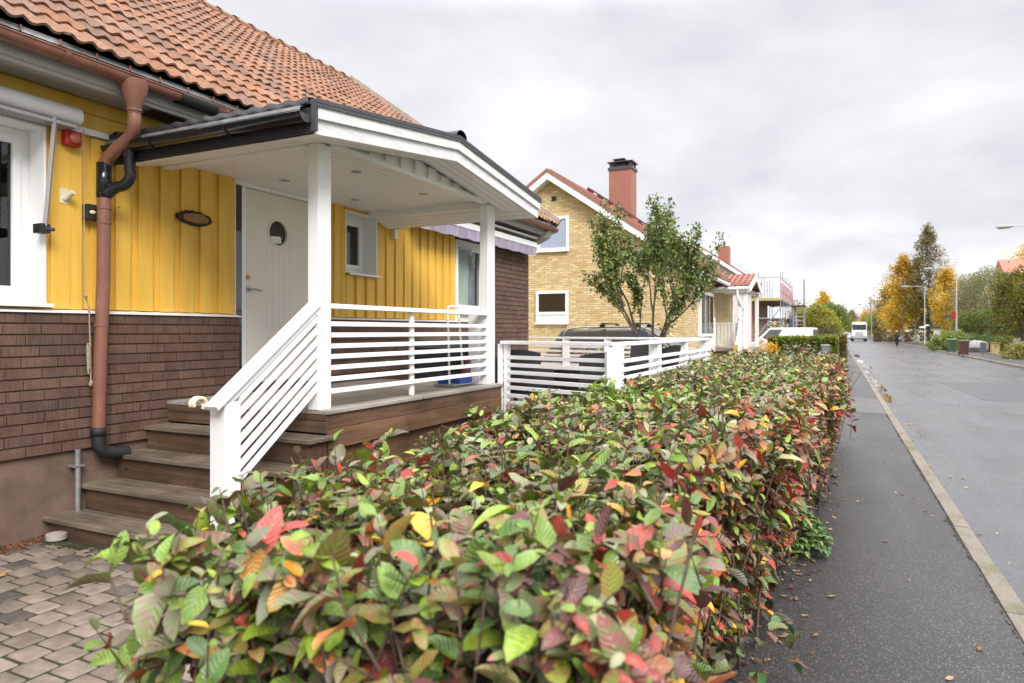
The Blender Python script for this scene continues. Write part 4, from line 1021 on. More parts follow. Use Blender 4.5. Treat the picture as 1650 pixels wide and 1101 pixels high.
for yy in (7.80, 9.35, 10.92): fpost(-1.89, yy, .13, .06)
for t in (.25, .5, .75): fpost(-1.9 + (-5.38 + 1.9) * t, 11.13 + (12.02 - 11.13) * t, .09, .06)
m = MB(); m.box(-3.47, -3.36, 6.56, 6.68, .60, .84); m.build('post_foot', M['white'], fence, bevel=.004)

CL_ = []
# rattan furniture
def rattan_chair(label, x, y, rot, s=1.0):
    r_ = thing('garden_chair', label, 'chair', (0, 0, 0), 'black rattan chairs on the lower deck')
    m = MB(); m.box(-.33, .33, -.33, .30, .12, .34); m.build('base', M['rattan'], r_, bevel=.02)
    m = MB(); m.box(-.26, .26, -.31, .24, .342, .43); m.build('seat_cushion', M['blackmat'], r_, bevel=.03)
    m = MB(); n = 14; 
    prof = [(-.34 + .68 * i / n, .82 + .05 * math.sin(math.pi * i / n)) for i in range(n + 1)]
    b = 0
    for i, (xx, zt) in enumerate(prof):
        bow = .10 * math.sin(math.pi * i / n)
        m.v += [(xx, .27 + bow * .6, .30), (xx, .35 + bow, zt), (xx, .40 + bow, zt), (xx, .33 + bow * .6, .30)]
    for i in range(n):
        for k in range(4): m.f.append((4 * i + k, 4 * i + (k + 1) % 4, 4 * i + 4 + (k + 1) % 4, 4 * i + 4 + k)); m.c.append(None)
    m.f.append((0, 1, 2, 3)); m.f.append(tuple(4 * n + k for k in (3, 2, 1, 0))); m.c += [None, None]
    m.build('backrest', M['rattan'], r_, smooth=True)
    for sx in (-1, 1): MB().box(sx * .31 - .04, sx * .31 + .04, -.33, .32, .30, .60).build('armrest', M['rattan'], r_, bevel=.015)
    for sx in (-1, 1):
        for sy in (-.28, .26): MB().box(sx * .29 - .025, sx * .29 + .025, sy - .025, sy + .025, 0, .13).build('leg', M['rattan'], r_)
    r_.location = (x, y, LD); r_.rotation_euler = (0, 0, rot); r_.scale = (s,) * 3; CL_.append(r_); return r_
rattan_chair('black rattan armchair nearest the porch with a rounded back', -3.35, 7.45, R(-175), .76)
rattan_chair('black rattan armchair at the back fence left of the table', -4.7, 9.2, R(95), .78)
rattan_chair('black rattan armchair at the street side of the table', -2.2, 8.75, R(-100), .80)
rattan_chair('black rattan armchair with its back to the far fence', -2.7, 9.9, R(-20), .80)
rattan_chair('black rattan armchair behind the white corner post', -2.85, 8.15, R(-130), .70)
a = thing('garden_table', 'low black rattan table with glass top on the lower deck', 'table', (-3.3, 8.9, LD))
MB().box(-4.0, -2.75, 8.2, 9.2, LD + .36, LD + .375).build('table_top', M['darkglass'], a, bevel=.004)
MB().box(-3.85, -2.9, 8.3, 9.1, LD + .04, LD + .355).build('table_base', M['rattan'], a, bevel=.01)


# the porch, decks and fence were laid out at unit size; give the whole group its true size so that it meets the house wall
PS = 1.09
for r_ in [stairs, deck, porch, post_a, post_b, rail, sr, low, fence] + [o for o in C.objects if o.parent is None and o.get('category') in ('hook', 'boot scraper', 'storage box', 'table')] + CL_:
    l_ = r_.location.copy(); r_.location = ((l_.x * PS), (l_.y * PS), 1.7 + (l_.z - 1.7) * PS); r_.scale = tuple(q * PS for q in r_.scale)
a = thing('porch_downpipe', 'black curved pipe joining the porch gutter to the brown downpipe', 'downpipe', (-5.36, 3.7, 2.9))
MB().tube(smoothpath([(-5.17, 3.655, 3.14), (-5.17, 3.66, 3.02), (-5.175, 3.665, 2.95), (-5.22, 3.645, 2.885), (-5.29, 3.61, 2.86), (-5.35, 3.58, 2.80)], 7), .044, 16).build('pipe', M['black'], a, smooth='all')
MB().tube([(-5.17, 3.655, 3.20), (-5.17, 3.655, 3.10)], [.075, .047], 16, cap=False).build('outlet', M['black'], a, smooth='all')

# ================================================================ FOLIAGE
def np_mesh(name, V, Fq, mat, parent=None, cols=None, cols2=None, uv=None, origin=None, smooth=False):
    me = bpy.data.meshes.new(name); nv = len(V); nf = len(Fq)
    off = np.array(wloc(parent)) if parent is not None else (np.array(origin) if origin is not None else np.zeros(3))
    me.vertices.add(nv); me.vertices.foreach_set('co', (V - off).astype(np.float32).ravel())
    me.loops.add(nf * 4); me.loops.foreach_set('vertex_index', Fq.astype(np.int32).ravel())
    me.polygons.add(nf); me.polygons.foreach_set('loop_start', np.arange(0, nf * 4, 4, dtype=np.int32))
    me.update(calc_edges=True)
    for nm, c in (('Col', cols), ('Col2', cols2)):
        if c is not None:
            a = me.color_attributes.new(nm, 'FLOAT_COLOR', 'POINT'); a.data.foreach_set('color', np.concatenate([c, np.ones((nv, 1))], 1).astype(np.float32).ravel())
    if uv is not None:
        u = me.uv_layers.new(name='UVMap'); u.data.foreach_set('uv', uv[Fq.ravel()].astype(np.float32).ravel())
    if smooth: me.polygons.foreach_set('use_smooth', np.ones(nf, dtype=bool))
    me.materials.append(mat); o = bpy.data.objects.new(name, me); C.objects.link(o)
    if parent is not None: o.parent = parent
    elif origin is not None: o.location = origin
    return o
def norm(a): return a / np.maximum(1e-9, np.linalg.norm(a, axis=1, keepdims=True))
PROF = {6: ([0, .12, .34, .62, .87, 1.0], [.06, .66, 1.0, .93, .55, .05]), 4: ([0, .25, .70, 1.0], [.08, .97, .86, .08]), 3: ([0, .48, 1.0], [.10, 1.0, .06])}
def leaf_arrays(P, D, Nn, ln, wd, K=6, fold=None, droop=None):
    n = len(P); T, Wd = PROF[K]; S = norm(np.cross(D, Nn)); Nn = norm(np.cross(S, D))
    fold = rng.uniform(.05, .80, n) if fold is None else fold; droop = rng.normal(.22, .30, n) if droop is None else droop
    wav = rng.normal(0, .05, (n, len(T)))
    V = np.zeros((n, K, 3, 3)); UV = np.zeros((n, K, 3, 2))
    for k, (t, w) in enumerate(zip(T, Wd)):
        c = P + D * (ln * t)[:, None] - Nn * (ln * droop * t * t)[:, None]
        for j, s in enumerate((-1, 0, 1)):
            h = (abs(s) * w * wd * .5 * (fold + wav[:, k] * (1 if s > 0 else -1) * 3))
            V[:, k, j] = c + S * (s * w * wd * .5)[:, None] + Nn * h[:, None]; UV[:, k, j] = (s, t)
    base = (np.arange(n) * K * 3)[:, None]; q = []
    for k in range(K - 1):
        for j in range(2): a = k * 3 + j; q.append([a, a + 1, a + 4, a + 3])
    F = (base[:, :, None] + np.array(q)[None]).reshape(-1, 4)
    return V.reshape(-1, 3), F, UV.reshape(-1, 2)
def pick(pal, wts, n):
    w = np.array(wts, float); w /= w.sum(); i = rng.choice(len(pal), n, p=w); A = np.array([p[0] for p in pal]); B = np.array([p[1] for p in pal])
    k = rng.uniform(.40, 1.15, (n, 1)); return A[i] * k, B[i] * k
HP = [((.15, .27, .03), (.22, .32, .06)), ((.22, .29, .12), (.30, .20, .15)), ((.33, .44, .03), (.20, .32, .03)), ((.07, .15, .03), (.12, .20, .045)),
      ((.25, .14, .13), (.17, .23, .06)), ((.62, .045, .035), (.36, .07, .05)), ((.78, .16, .08), (.50, .30, .09)), ((.85, .34, .02), (.64, .44, .03)),
      ((.19, .035, .04), (.13, .06, .05)), ((.46, .39, .21), (.36, .31, .13)), ((.42, .13, .12), (.20, .25, .07)), ((.27, .32, .16), (.35, .33, .19)), ((.27, .32, .055), (.36, .20, .06))]
W_TOP = [24, 14, 20, 14, 8, 3.0, 2.2, 2.2, 4, 3, 4, 8, 15]
W_SIDE = [10, 4, 9, 8, 7, 20, 8, 5, 15, 2, 12, 3, 10]

def vnoise(x, y, s=1.0): return math.sin(x * 1.7 * s + 1.3) * math.cos(y * 1.1 * s + .4) + .5 * math.sin(x * 3.9 * s + y * 2.7 * s)
def tubes_np(name, segs, mat, parent, n=5):
    """segs: list of (path points, radii)"""
    m = MB()
    for p, r_ in segs: m.tube(p, r_, n, cap=False)
    me = bpy.data.meshes.new(name); me.from_pydata(m.v, [], m.f); me.update()
    return finish(name, me, mat, parent, smooth='all')

def hedge(label, XL, XR, ZT, y0, y1, density, lf, parent_loc, seed, wtop=W_TOP, wside=W_SIDE, nearK=True, group=None, pal=HP, zb=.1):
    root = thing('hedge', label, 'hedge', parent_loc, group)
    rr = random.Random(seed); P_, D_, N_, S_, SIDE, Y_ = [], [], [], [], [], []; stems = []
    def emit(tip, nrm, ln, nl, sidef):
        up = Vector((0, 0, 1)); d = (nrm * .75 + up * .75 + Vector((rr.gauss(0, .30), rr.gauss(0, .30), rr.gauss(0, .2)))).normalized()
        st = tip - d * ln; bend = Vector((rr.gauss(0, .03), rr.gauss(0, .03), 0))
        mid = st + d * ln * .5 + bend
        stems.append(([st, mid, tip], [.0035, .0028, .0012])) 
        az = rr.uniform(0, 6.28); ax = d.orthogonal().normalized(); ay = d.cross(ax)
        for i in range(nl):
            t = 1 - .72 * (i / nl) ** 1.0 + rr.uniform(-.03, .03); az += 2.4 + rr.uniform(-.3, .3)
            o = ax * math.cos(az) + ay * math.sin(az); p = st + (tip - st) * t + bend * (1 - abs(2 * t - 1))
            dd = (o * rr.uniform(.75, 1.1) + d * rr.uniform(.1, .6) + nrm * .25 + up * rr.uniform(-.25, .25)).normalized()
            nn = (d * .7 + up * .75 + nrm * .35 + Vector((rr.gauss(0, .35), rr.gauss(0, .35), rr.gauss(0, .2)))).normalized()
            sz = rr.uniform(.48, 1.18) * (0.55 if i < 2 else 1.0)
            P_.append(p); D_.append(dd); N_.append(nn); S_.append(sz); SIDE.append(sidef); Y_.append(p.y)
    L_ = y1 - y0
    def count(area): return int(area * density)
    # top
    y = y0
    for _ in range(count(L_ * 1.5)):
        y = y0 + rr.random() * L_; xl, xr = XL(y), XR(y); x = xl + (xr - xl) * rr.random(); e = min(x - xl, xr - x, y - y0 + .05)
        z = ZT(y) + .035 * vnoise(x * 3, y * 2) - .06 * max(0, 1 - e / .14) ** 2 + rr.gauss(-.03, .04) + (.07 if rr.random() < .06 else 0)
        edge = (1 if x - xl < .15 else 0) * -1 + (1 if xr - x < .15 else 0)
        emit(Vector((x, y, z)), Vector((.5 * edge, -.4 if y - y0 < .12 else 0, .6)), rr.uniform(.20, .42), rr.randint(8, 11), .15 + (.5 if edge > 0 else 0))
    for (sd, wt) in ((1, 1.0), (-1, .55)):
        for _ in range(count(L_ * 1.15 * wt)):
            y = y0 + rr.random() * L_; z = zb + (ZT(y) - zb) * rr.random() ** .85; x = XR(y) if sd > 0 else XL(y)
            x += sd * (.045 * vnoise(z * 4, y * 3) - (.30 if sd > 0 else .08) * (1 - z / ZT(y)) ** 1.2 + rr.gauss(-.02, .03))
            emit(Vector((x, y, z)), Vector((sd * .9, 0, -.25)), rr.uniform(.18, .38), rr.randint(7, 10), 1.0 if sd > 0 else .3)
    for ye, sy in ((y0, -1), (y1, 1)):
        for _ in range(count(1.5 * 1.1 * (1 if sy < 0 else .6))):
            xl, xr = XL(ye), XR(ye); x = xl + (xr - xl) * rr.random(); z = zb + (ZT(ye) - zb) * rr.random(); y = ye + sy * (rr.gauss(-.02, .04) + .03 * vnoise(x * 4, z * 4))
            emit(Vector((x, y, z)), Vector((0, sy * .9, -.2)), rr.uniform(.18, .38), rr.randint(7, 10), .35)
    # inner leaves to close the body
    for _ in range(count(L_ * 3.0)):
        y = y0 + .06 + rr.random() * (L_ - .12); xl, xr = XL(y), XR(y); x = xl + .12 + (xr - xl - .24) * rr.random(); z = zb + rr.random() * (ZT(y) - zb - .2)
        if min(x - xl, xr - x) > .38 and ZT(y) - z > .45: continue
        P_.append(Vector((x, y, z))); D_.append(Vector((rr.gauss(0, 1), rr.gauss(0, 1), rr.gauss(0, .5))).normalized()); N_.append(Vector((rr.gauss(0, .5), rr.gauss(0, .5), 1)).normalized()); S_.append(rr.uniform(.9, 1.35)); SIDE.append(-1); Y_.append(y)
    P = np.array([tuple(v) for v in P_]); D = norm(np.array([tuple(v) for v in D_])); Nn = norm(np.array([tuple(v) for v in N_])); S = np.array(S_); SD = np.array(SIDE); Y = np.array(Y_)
    ca, cb2 = pick(pal, wtop, len(P)); sa, sb = pick(pal, wside, len(P))
    m_ = (rng.random(len(P)) < np.clip(SD, 0, 1))[:, None]; ca = np.where(m_, sa, ca); cb2 = np.where(m_, sb, cb2)
    inn = (SD < 0)[:, None]; ca = np.where(inn, np.array([(.04, .05, .02)]) * rng.uniform(.6, 1.3, (len(P), 1)), ca); cb2 = np.where(inn, np.array([(.07, .05, .03)]), cb2)  # inner leaves coloured darker, painting in the shade of the gaps
    # bright fresh shoots near the white corner post
    if nearK:
        fr = (np.hypot(P[:, 0] + 1.45, P[:, 1] - 4.75) < .55) & (rng.random(len(P)) < .75); ca[fr] = np.array((.33, .45, .07)) * rng.uniform(.8, 1.15, (fr.sum(), 1)); cb2[fr] = (.24, .36, .06)
    sel = [(6, Y < 3.4), (4, (Y >= 3.4) & (Y < 7)), (3, Y >= 7)] if nearK else [(3, Y > -1e9)]
    Vs, Fs, Us, C1, C2 = [], [], [], [], []; b = 0
    for K, mk in sel:
        if mk.sum() == 0: continue
        ln = S[mk] * lf; V, F, U = leaf_arrays(P[mk], D[mk], Nn[mk], ln, ln * rng.uniform(.50, .66, mk.sum()), K)
        Vs.append(V); Fs.append(F + b); Us.append(U); C1.append(np.repeat(ca[mk], K * 3, 0)); C2.append(np.repeat(cb2[mk], K * 3, 0)); b += len(V)
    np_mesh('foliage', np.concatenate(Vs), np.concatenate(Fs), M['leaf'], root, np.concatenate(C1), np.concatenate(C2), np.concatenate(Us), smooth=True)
    for _ in range(int(L_ * 75)):
        y = y0 + .1 + rr.random() * (L_ - .2); x = XL(y) + .2 + (XR(y) - XL(y) - .4) * rr.random(); tip = Vector((x + rr.gauss(0, .18), y + rr.gauss(0, .18), ZT(y) - rr.uniform(-.07, .25)))
        if tip.y < y0 + .04: tip.y = y0 + .04
        b0 = Vector((x, y, 0)); stems.append(([b0, b0.lerp(tip, .5) + Vector((rr.gauss(0, .05), rr.gauss(0, .05), 0)), tip], [.009, .006, .0025]))
    tubes_np('stems', stems, M['stem'], root, 4 if not nearK else 5)
    print('hedge leaves', len(P)); return root

def sstep(a, b, x): t = min(1, max(0, (x - a) / (b - a))); return t * t * (3 - 2 * t)
hedge('long clipped autumn hedge of green, pink and red leaves in front of the yellow house',
      lambda y: -1.48 - .20 * sstep(.95, 1.5, y) + .04 * math.sin(y * 1.3), lambda y: -.33 + .36 * sstep(2.0, 8.0, y) + .06 * math.sin(y * 1.9), lambda y: 1.268 + .03 * sstep(3, 12, y) + .02 * math.sin(y * 2.3),
      1.0, 12.6, 168, .085, (-.7, 6.8, 0), 5)
# side hedge of the plot, seen through the fence
hedge('low red-leaved side hedge beyond the back of the white fence', lambda y: -5.6, lambda y: -2.4, lambda y: 1.33, 13.9, 14.8, 150, .075, (-3.6, 14.3, 0), 9, wtop=W_SIDE, wside=W_SIDE, nearK=False)

def weed(label, x, y, n, r_, h, lf, cols, name='weed', z=0.0, K=4):
    root = thing(name, label, 'plant', (x, y, z)); P, D, Nn = [], [], []; segs = []
    for i in range(n):
        a = rng.uniform(0, 6.28); q = r_ * math.sqrt(rng.random()); zz_ = h * (1 - (q / r_) ** 2 * .7) * rng.uniform(.35, 1)
        p = Vector((x + q * math.cos(a), y + q * math.sin(a), z + zz_)); P.append(tuple(p)); D.append((math.cos(a) + rng.normal(0, .4), math.sin(a) + rng.normal(0, .4), rng.normal(-.05, .25))); Nn.append((rng.normal(0, .3), rng.normal(0, .3), 1))
        if i % 3 == 0: segs.append(([Vector((x + q * .15 * math.cos(a), y + q * .15 * math.sin(a), z)), p], [.003, .0015]))
    P = np.array(P); ln = lf * rng.uniform(.6, 1.2, n); V, F, U = leaf_arrays(P, norm(np.array(D)), norm(np.array(Nn)), ln, ln * .75, K)
    c = np.array(cols)[rng.integers(0, len(cols), n)] * rng.uniform(.7, 1.2, (n, 1))
    np_mesh('foliage', V, F, M['leaf'], root, np.repeat(c, K * 3, 0), np.repeat(c * np.array((.8, 1.1, .7)), K * 3, 0), U, smooth=True); tubes_np('stems', segs, M['stem'], root, 4); return root
weed('clump of dark green leafy weed growing from the hedge foot onto the pavement', -.36, 5.75, 760, .30, .36, .055, [(.10, .17, .035), (.15, .22, .06), (.07, .13, .025)])
weed('sparse weed sprigs at the hedge foot nearest the camera', -.32, 3.3, 26, .22, .42, .085, [(.10, .18, .06), (.22, .22, .09), (.2, .08, .05)], K=6)

# fallen leaves and grit on pavement and road
m = MB()
def flat_leaf(x, y, z, s, c):
    a = random.uniform(0, 6.28); pts = [(-1, 0), (-.4, .42), (.3, .4), (1, 0), (.3, -.42), (-.4, -.38)]
    m.quad(*[(x + s * (p * math.cos(a) - q * math.sin(a)), y + s * (p * math.sin(a) + q * math.cos(a)), z + random.uniform(.002, .014)) for p, q in pts], col=c)
for i in range(150):
    y = random.uniform(1.6, 16) ; x = random.choice([random.uniform(-.35, .85), random.gauss(-.15, .12), random.uniform(1.1, 1.4)]); z = .002 if x < .9 else -.097
    flat_leaf(x, y, z, random.uniform(.012, .034), random.choice([(.40, .25, .12), (.33, .26, .08), (.22, .12, .06), (.5, .33, .2), (.25, .05, .04), (.14, .09, .05)]))
for i in range(300):
    y = random.uniform(1.8, 14); flat_leaf(-.42 + .32 * sstep(2, 9, y) + random.gauss(0, .09), y, .003, random.uniform(.012, .03), random.choice([(.30, .20, .10), (.22, .13, .06), (.16, .07, .05), (.12, .08, .05), (.35, .24, .10)]))
for i in range(260):
    y = random.uniform(15, 90); x = random.choice([random.gauss(7.9, .35), random.uniform(8.3, 10.3), random.gauss(1.2, .12)]); z = .002 if x > 8.22 else -.097
    flat_leaf(x, y, z, random.uniform(.04, .09), random.choice([(.40, .25, .10), (.45, .30, .08), (.26, .15, .08)]))
for p in ((-5.1, 2.62), (-4.75, 2.50), (-4.2, 1.9)): flat_leaf(p[0], p[1], .157, .035, (.55, .25, .05))
tag(m.build('fallen_leaves', colored('dry_leaf', .8)), kind='stuff')
# moss and grit tufts along the bottom step
m = MB()
for i in range(420): m.blob((random.uniform(-5.3, -3.7), 3.12 - abs(random.gauss(0, .05)), .148), random.uniform(.004, .016), 1, .5, (1.5, 1.5, .5))
tag(m.build('step_moss', M['moss']), kind='stuff')

# ---------------------------------------------------------------- trees
def cluster_leaves(P, size, pal, wts, elong=1.3, up=.5, out_from=None):
    n = len(P); D = rng.normal(0, 1, (n, 3)); D[:, 2] *= .6; D = norm(D); Nn = norm(rng.normal(0, .7, (n, 3)) + np.array((0, 0, up)))
    S = norm(np.cross(D, Nn)); ln = size * rng.uniform(.6, 1.3, n)[:, None]; w = ln / elong
    V = np.stack([P - D * ln * .5, P + S * w * .5, P + D * ln * .5, P - S * w * .5], 1).reshape(-1, 3)
    F = np.arange(n * 4).reshape(-1, 4); w_ = np.array(wts, float); c = np.array(pal)[rng.choice(len(pal), n, p=w_ / w_.sum())] * rng.uniform(.7, 1.25, (n, 1))
    return V, F, np.repeat(c, 4, 0)
def grow(rr, p, d, ln, rad, lv, segs, tips, spread, kids, upb, wig=.12):
    pts = [p]; q = p; dd = d; n = 4
    for i in range(n):
        dd = (dd + Vector((rr.gauss(0, wig), rr.gauss(0, wig), rr.gauss(0, wig) + upb * .25))).normalized(); q = q + dd * ln / n; pts.append(q)
    segs.append((pts, [rad * (1 - .55 * i / n) for i in range(n + 1)]))
    if lv <= 1: tips += pts[1:]
    if lv == 0: return
    for k in range(kids):
        t = rr.uniform(.35, 1.0) if k else 1.0; i = min(n - 1, int(t * n)); st = pts[i].lerp(pts[i + 1], t * n - i) if t < 1 else pts[-1]
        a = rr.uniform(0, 6.28); ax = dd.orthogonal().normalized(); ay = dd.cross(ax); nd = (dd + (ax * math.cos(a) + ay * math.sin(a)) * spread * rr.uniform(.6, 1.2)).normalized()
        grow(rr, st, nd, ln * rr.uniform(.55, .78), rad * .52, lv - 1, segs, tips, spread, kids, upb, wig)
def tree(name, label, cat, loc, h, cw, kind, seed, group=None, pal=None, wts=None, nl=5000, ls=.2, bark='bark', base=.15, top_thin=1.0, env=0.0):
    """kind: 'tall' narrow crown, 'round' dome, 'vase' multi-stem, 'bare' twigs"""
    rr = random.Random(seed); root = thing(name, label, cat, loc, group); L0 = Vector(loc); segs, tips = [], []
    if kind in ('tall', 'bare'):
        tr = [L0 + Vector((rr.gauss(0, .02) * h * t, rr.gauss(0, .02) * h * t, h * t)) for t in (0, .2, .4, .6, .8, .97)]
        segs.append((tr, [h * .014, h * .012, h * .010, h * .007, h * .0045, h * .0015])); nb = 34
        for i in range(nb):
            t = base + (1 - base) * (i / nb) ** .9; k = min(4, int(t * 5 / .97)); p = L0 + Vector((0, 0, h * t)); a = rr.uniform(0, 6.28)
            e = math.sin(math.pi * min(1, max(0.06, (t - base) / (1 - base))) ** .62) * .95 + .08; r_ = cw * .5 * e * rr.uniform(.7, 1.15)
            grow(rr, p, Vector((math.cos(a), math.sin(a), .55)).normalized(), r_ * .85, h * .0035, 1, segs, tips, .7, 2 if kind == 'tall' else 4, .1 if kind != 'tall' else -.05)
    elif kind == 'round':
        for i in range(7):
            a = i * .9 + rr.random(); grow(rr, L0 + Vector((rr.gauss(0, .1), rr.gauss(0, .1), 0)), Vector((math.cos(a) * .6, math.sin(a) * .6, 1)).normalized(), h * .45, h * .016, 3, segs, tips, .62, 3, .0)
    elif kind == 'vase':
        segs.append(([L0, L0 + Vector((.03, 0, .45)), L0 + Vector((.0, 0, 1.15))], [h * .022, h * .018, h * .015]))
        for i in range(5):
            a = i * 1.26 + rr.random() * .5; grow(rr, L0 + Vector((rr.gauss(0, .02), rr.gauss(0, .02), rr.uniform(.7, 1.15))), Vector((math.cos(a) * rr.uniform(.4, .9), math.sin(a) * rr.uniform(.4, .9), 1)).normalized(), h * .38, h * .0095, 3, segs, tips, .62, 3, .26, .13)
    T = np.array([tuple(t) for t in tips]); T0 = T - np.array(loc)
    # scale the skeleton's reach to the asked crown
    rx = np.percentile(np.hypot(T0[:, 0], T0[:, 1]), 92); rz = T0[:, 2].max(); fx = (cw * .5) / rx; fz = h * .97 / rz
    if kind in ('round', 'vase'):
        sc = lambda v: Vector((L0.x + (v.x - L0.x) * fx, L0.y + (v.y - L0.y) * fx, L0.z + (v.z - L0.z) * fz)); segs = [([sc(p) for p in pp], rr_) for pp, rr_ in segs]; T = np.array(loc) + T0 * np.array((fx, fx, fz))
    tubes_np('trunk', segs, M[bark], root, 6 if h < 6 else 4)
    if kind == 'bare' and not nl: return root
    idx = rng.integers(0, len(T), nl); sg = cw * (.020 if kind == 'vase' else .06)
    P = T[idx] + rng.normal(0, 1, (nl, 3)) * np.array((sg, sg, sg * (1.0 if kind != 'tall' else 1.5)))
    if env:
        ne = int(nl * env); v = norm(rng.normal(0, 1, (ne, 3))); v[:, 2] = np.where(v[:, 2] < -.55, -v[:, 2], v[:, 2]); q = rng.uniform(.70, 1.0, ne)[:, None]
        lump = (1 + .10 * np.sin(v[:, 0] * 6 + seed) * np.cos(v[:, 1] * 5 + seed) + .06 * np.sin(v[:, 2] * 9 + v[:, 0] * 8))[:, None]
        P[:ne] = np.array(loc) + np.array((0, 0, h * .56)) + v * q * lump * np.array((cw * .5, cw * .5, h * .43))
    if kind == 'tall': P[:, 2] -= abs(rng.normal(0, .35, nl))
    if kind == 'vase':
        kp = (P[:, 2] - loc[2] > .33 * h) | (rng.random(nl) < .35); P = P[kp]; nl = len(P)
    P[:, 2] = np.maximum(P[:, 2], loc[2] + .25)
    if kind == 'vase':
        D = norm(rng.normal(0, 1, (nl, 3)) + np.array((0, 0, .2))); Nn = norm(rng.normal(0, .6, (nl, 3)) + np.array((0, 0, .8))); ln = ls * rng.uniform(.7, 1.25, nl); V, F, U = leaf_arrays(P, D, Nn, ln, ln * .6, 3)
        c = np.array(pal)[rng.choice(len(pal), nl, p=np.array(wts, float) / sum(wts))] * rng.uniform(.7, 1.25, (nl, 1)); np_mesh('crown', V, F, M['leaf'], root, np.repeat(c, 9, 0), np.repeat(c * .9, 9, 0), U); return root
    V, F, c = cluster_leaves(P, ls, pal, wts); np_mesh('crown', V, F, M['tleaf'], root, c); return root
def at(px, d, z=0.0):
    l = (px - 825) / 1100 * d; c_, s_ = math.cos(YAW), math.sin(YAW); return (l * c_ - d * s_, l * s_ + d * c_, z)

OL = [(.13, .20, .035), (.18, .25, .05), (.085, .145, .025), (.26, .28, .06), (.36, .27, .05)]
t0 = at(1051, 15.2, .1)
tree('fruit_tree', 'slender multi-stemmed green tree behind the white fence by the parked car', 'tree', t0, 4.75, 2.75, 'vase', 23, pal=OL, wts=[5, 4, 5, 2, .7], nl=13500, ls=.078)
YEL = [(.80, .55, .05), (.85, .61, .07), (.70, .49, .05), (.50, .42, .07), (.76, .42, .04)]
BRN = [(.27, .23, .10), (.33, .26, .13), (.22, .22, .09), (.40, .33, .12)]
GRN = [(.12, .165, .035), (.18, .21, .05), (.085, .12, .028), (.26, .25, .06)]
ORG = [(.50, .32, .09), (.42, .26, .09), (.34, .26, .10), (.58, .36, .09), (.26, .22, .10)]
tree('birch_tree', 'bright yellow birch left of the tall dark tree across the road', 'tree', at(1455, 104), 13.0, 5.6, 'tall', 31, pal=YEL, wts=[5, 4, 3, 2, 1], nl=9000, ls=.26, bark='whitebark')
tree('birch_tree', 'low bushy yellow tree in front of the far brown trees', 'tree', at(1446, 118), 9.2, 4.0, 'tall', 32, pal=YEL, wts=[4, 2, 4, 3, 1], nl=4500, ls=.28, bark='whitebark')
tree('birch_tree', 'tallest tree across the road, brown-green with a thin pointed top', 'tree', at(1497, 100), 17.2, 4.7, 'tall', 33, pal=BRN, wts=[4, 3, 4, 1], nl=8500, ls=.25, bark='bark')
tree('birch_tree', 'yellow-green birch just left of the tallest tree', 'tree', at(1476, 102), 12.2, 4.2, 'tall', 37, pal=[(.40, .31, .05), (.30, .26, .06), (.5, .33, .04)], wts=[3, 3, 2], nl=6000, ls=.25, bark='whitebark')
tree('birch_tree', 'yellow birch between the tallest tree and the second lamp post', 'tree', at(1527, 95), 10.4, 4.6, 'tall', 34, pal=YEL, wts=[4, 5, 2, 3, 1], nl=7500, ls=.24, bark='whitebark')
tree('bare_tree', 'nearly leafless grey birch rising over the yellow birches', 'tree', at(1519, 97), 13.8, 5.2, 'bare', 35, pal=[(.3, .24, .17)], wts=[1], nl=900, ls=.14, bark='whitebark')
tree('willow_tree', 'rounded olive-grey willow behind the wheelie bins', 'tree', at(1594, 74), 8.6, 7.4, 'round', 36, pal=[(.26, .27, .13), (.21, .22, .10), (.33, .31, .17)], wts=[3, 3, 2], nl=24000, ls=.13, env=.72)
tree('shrub', 'broad dark green shrub under the round willow', 'bush', at(1594, 66), 3.9, 6.2, 'round', 38, pal=GRN, wts=[4, 3, 4, 1], nl=13000, ls=.14, env=.7)
tree('shrub', 'dark green shrub at the right edge beyond the pavement', 'bush', at(1646, 60), 3.3, 4.6, 'round', 39, pal=GRN, wts=[3, 2, 5, 1], nl=10000, ls=.14, env=.7)
tree('maple_tree', 'green tree turning orange at the right edge', 'tree', at(1652, 52), 6.7, 4.6, 'round', 40, pal=[(.16, .20, .035), (.27, .27, .04), (.5, .28, .03), (.12, .17, .03)], wts=[5, 3, 2, 3], nl=12000, ls=.16, env=.5)
tree('maple_tree', 'tall orange tree behind the red-roofed house', 'tree', at(1668, 88), 14.2, 6.0, 'tall', 41, pal=YEL, wts=[3, 2, 3, 1, 3], nl=5500, ls=.26)
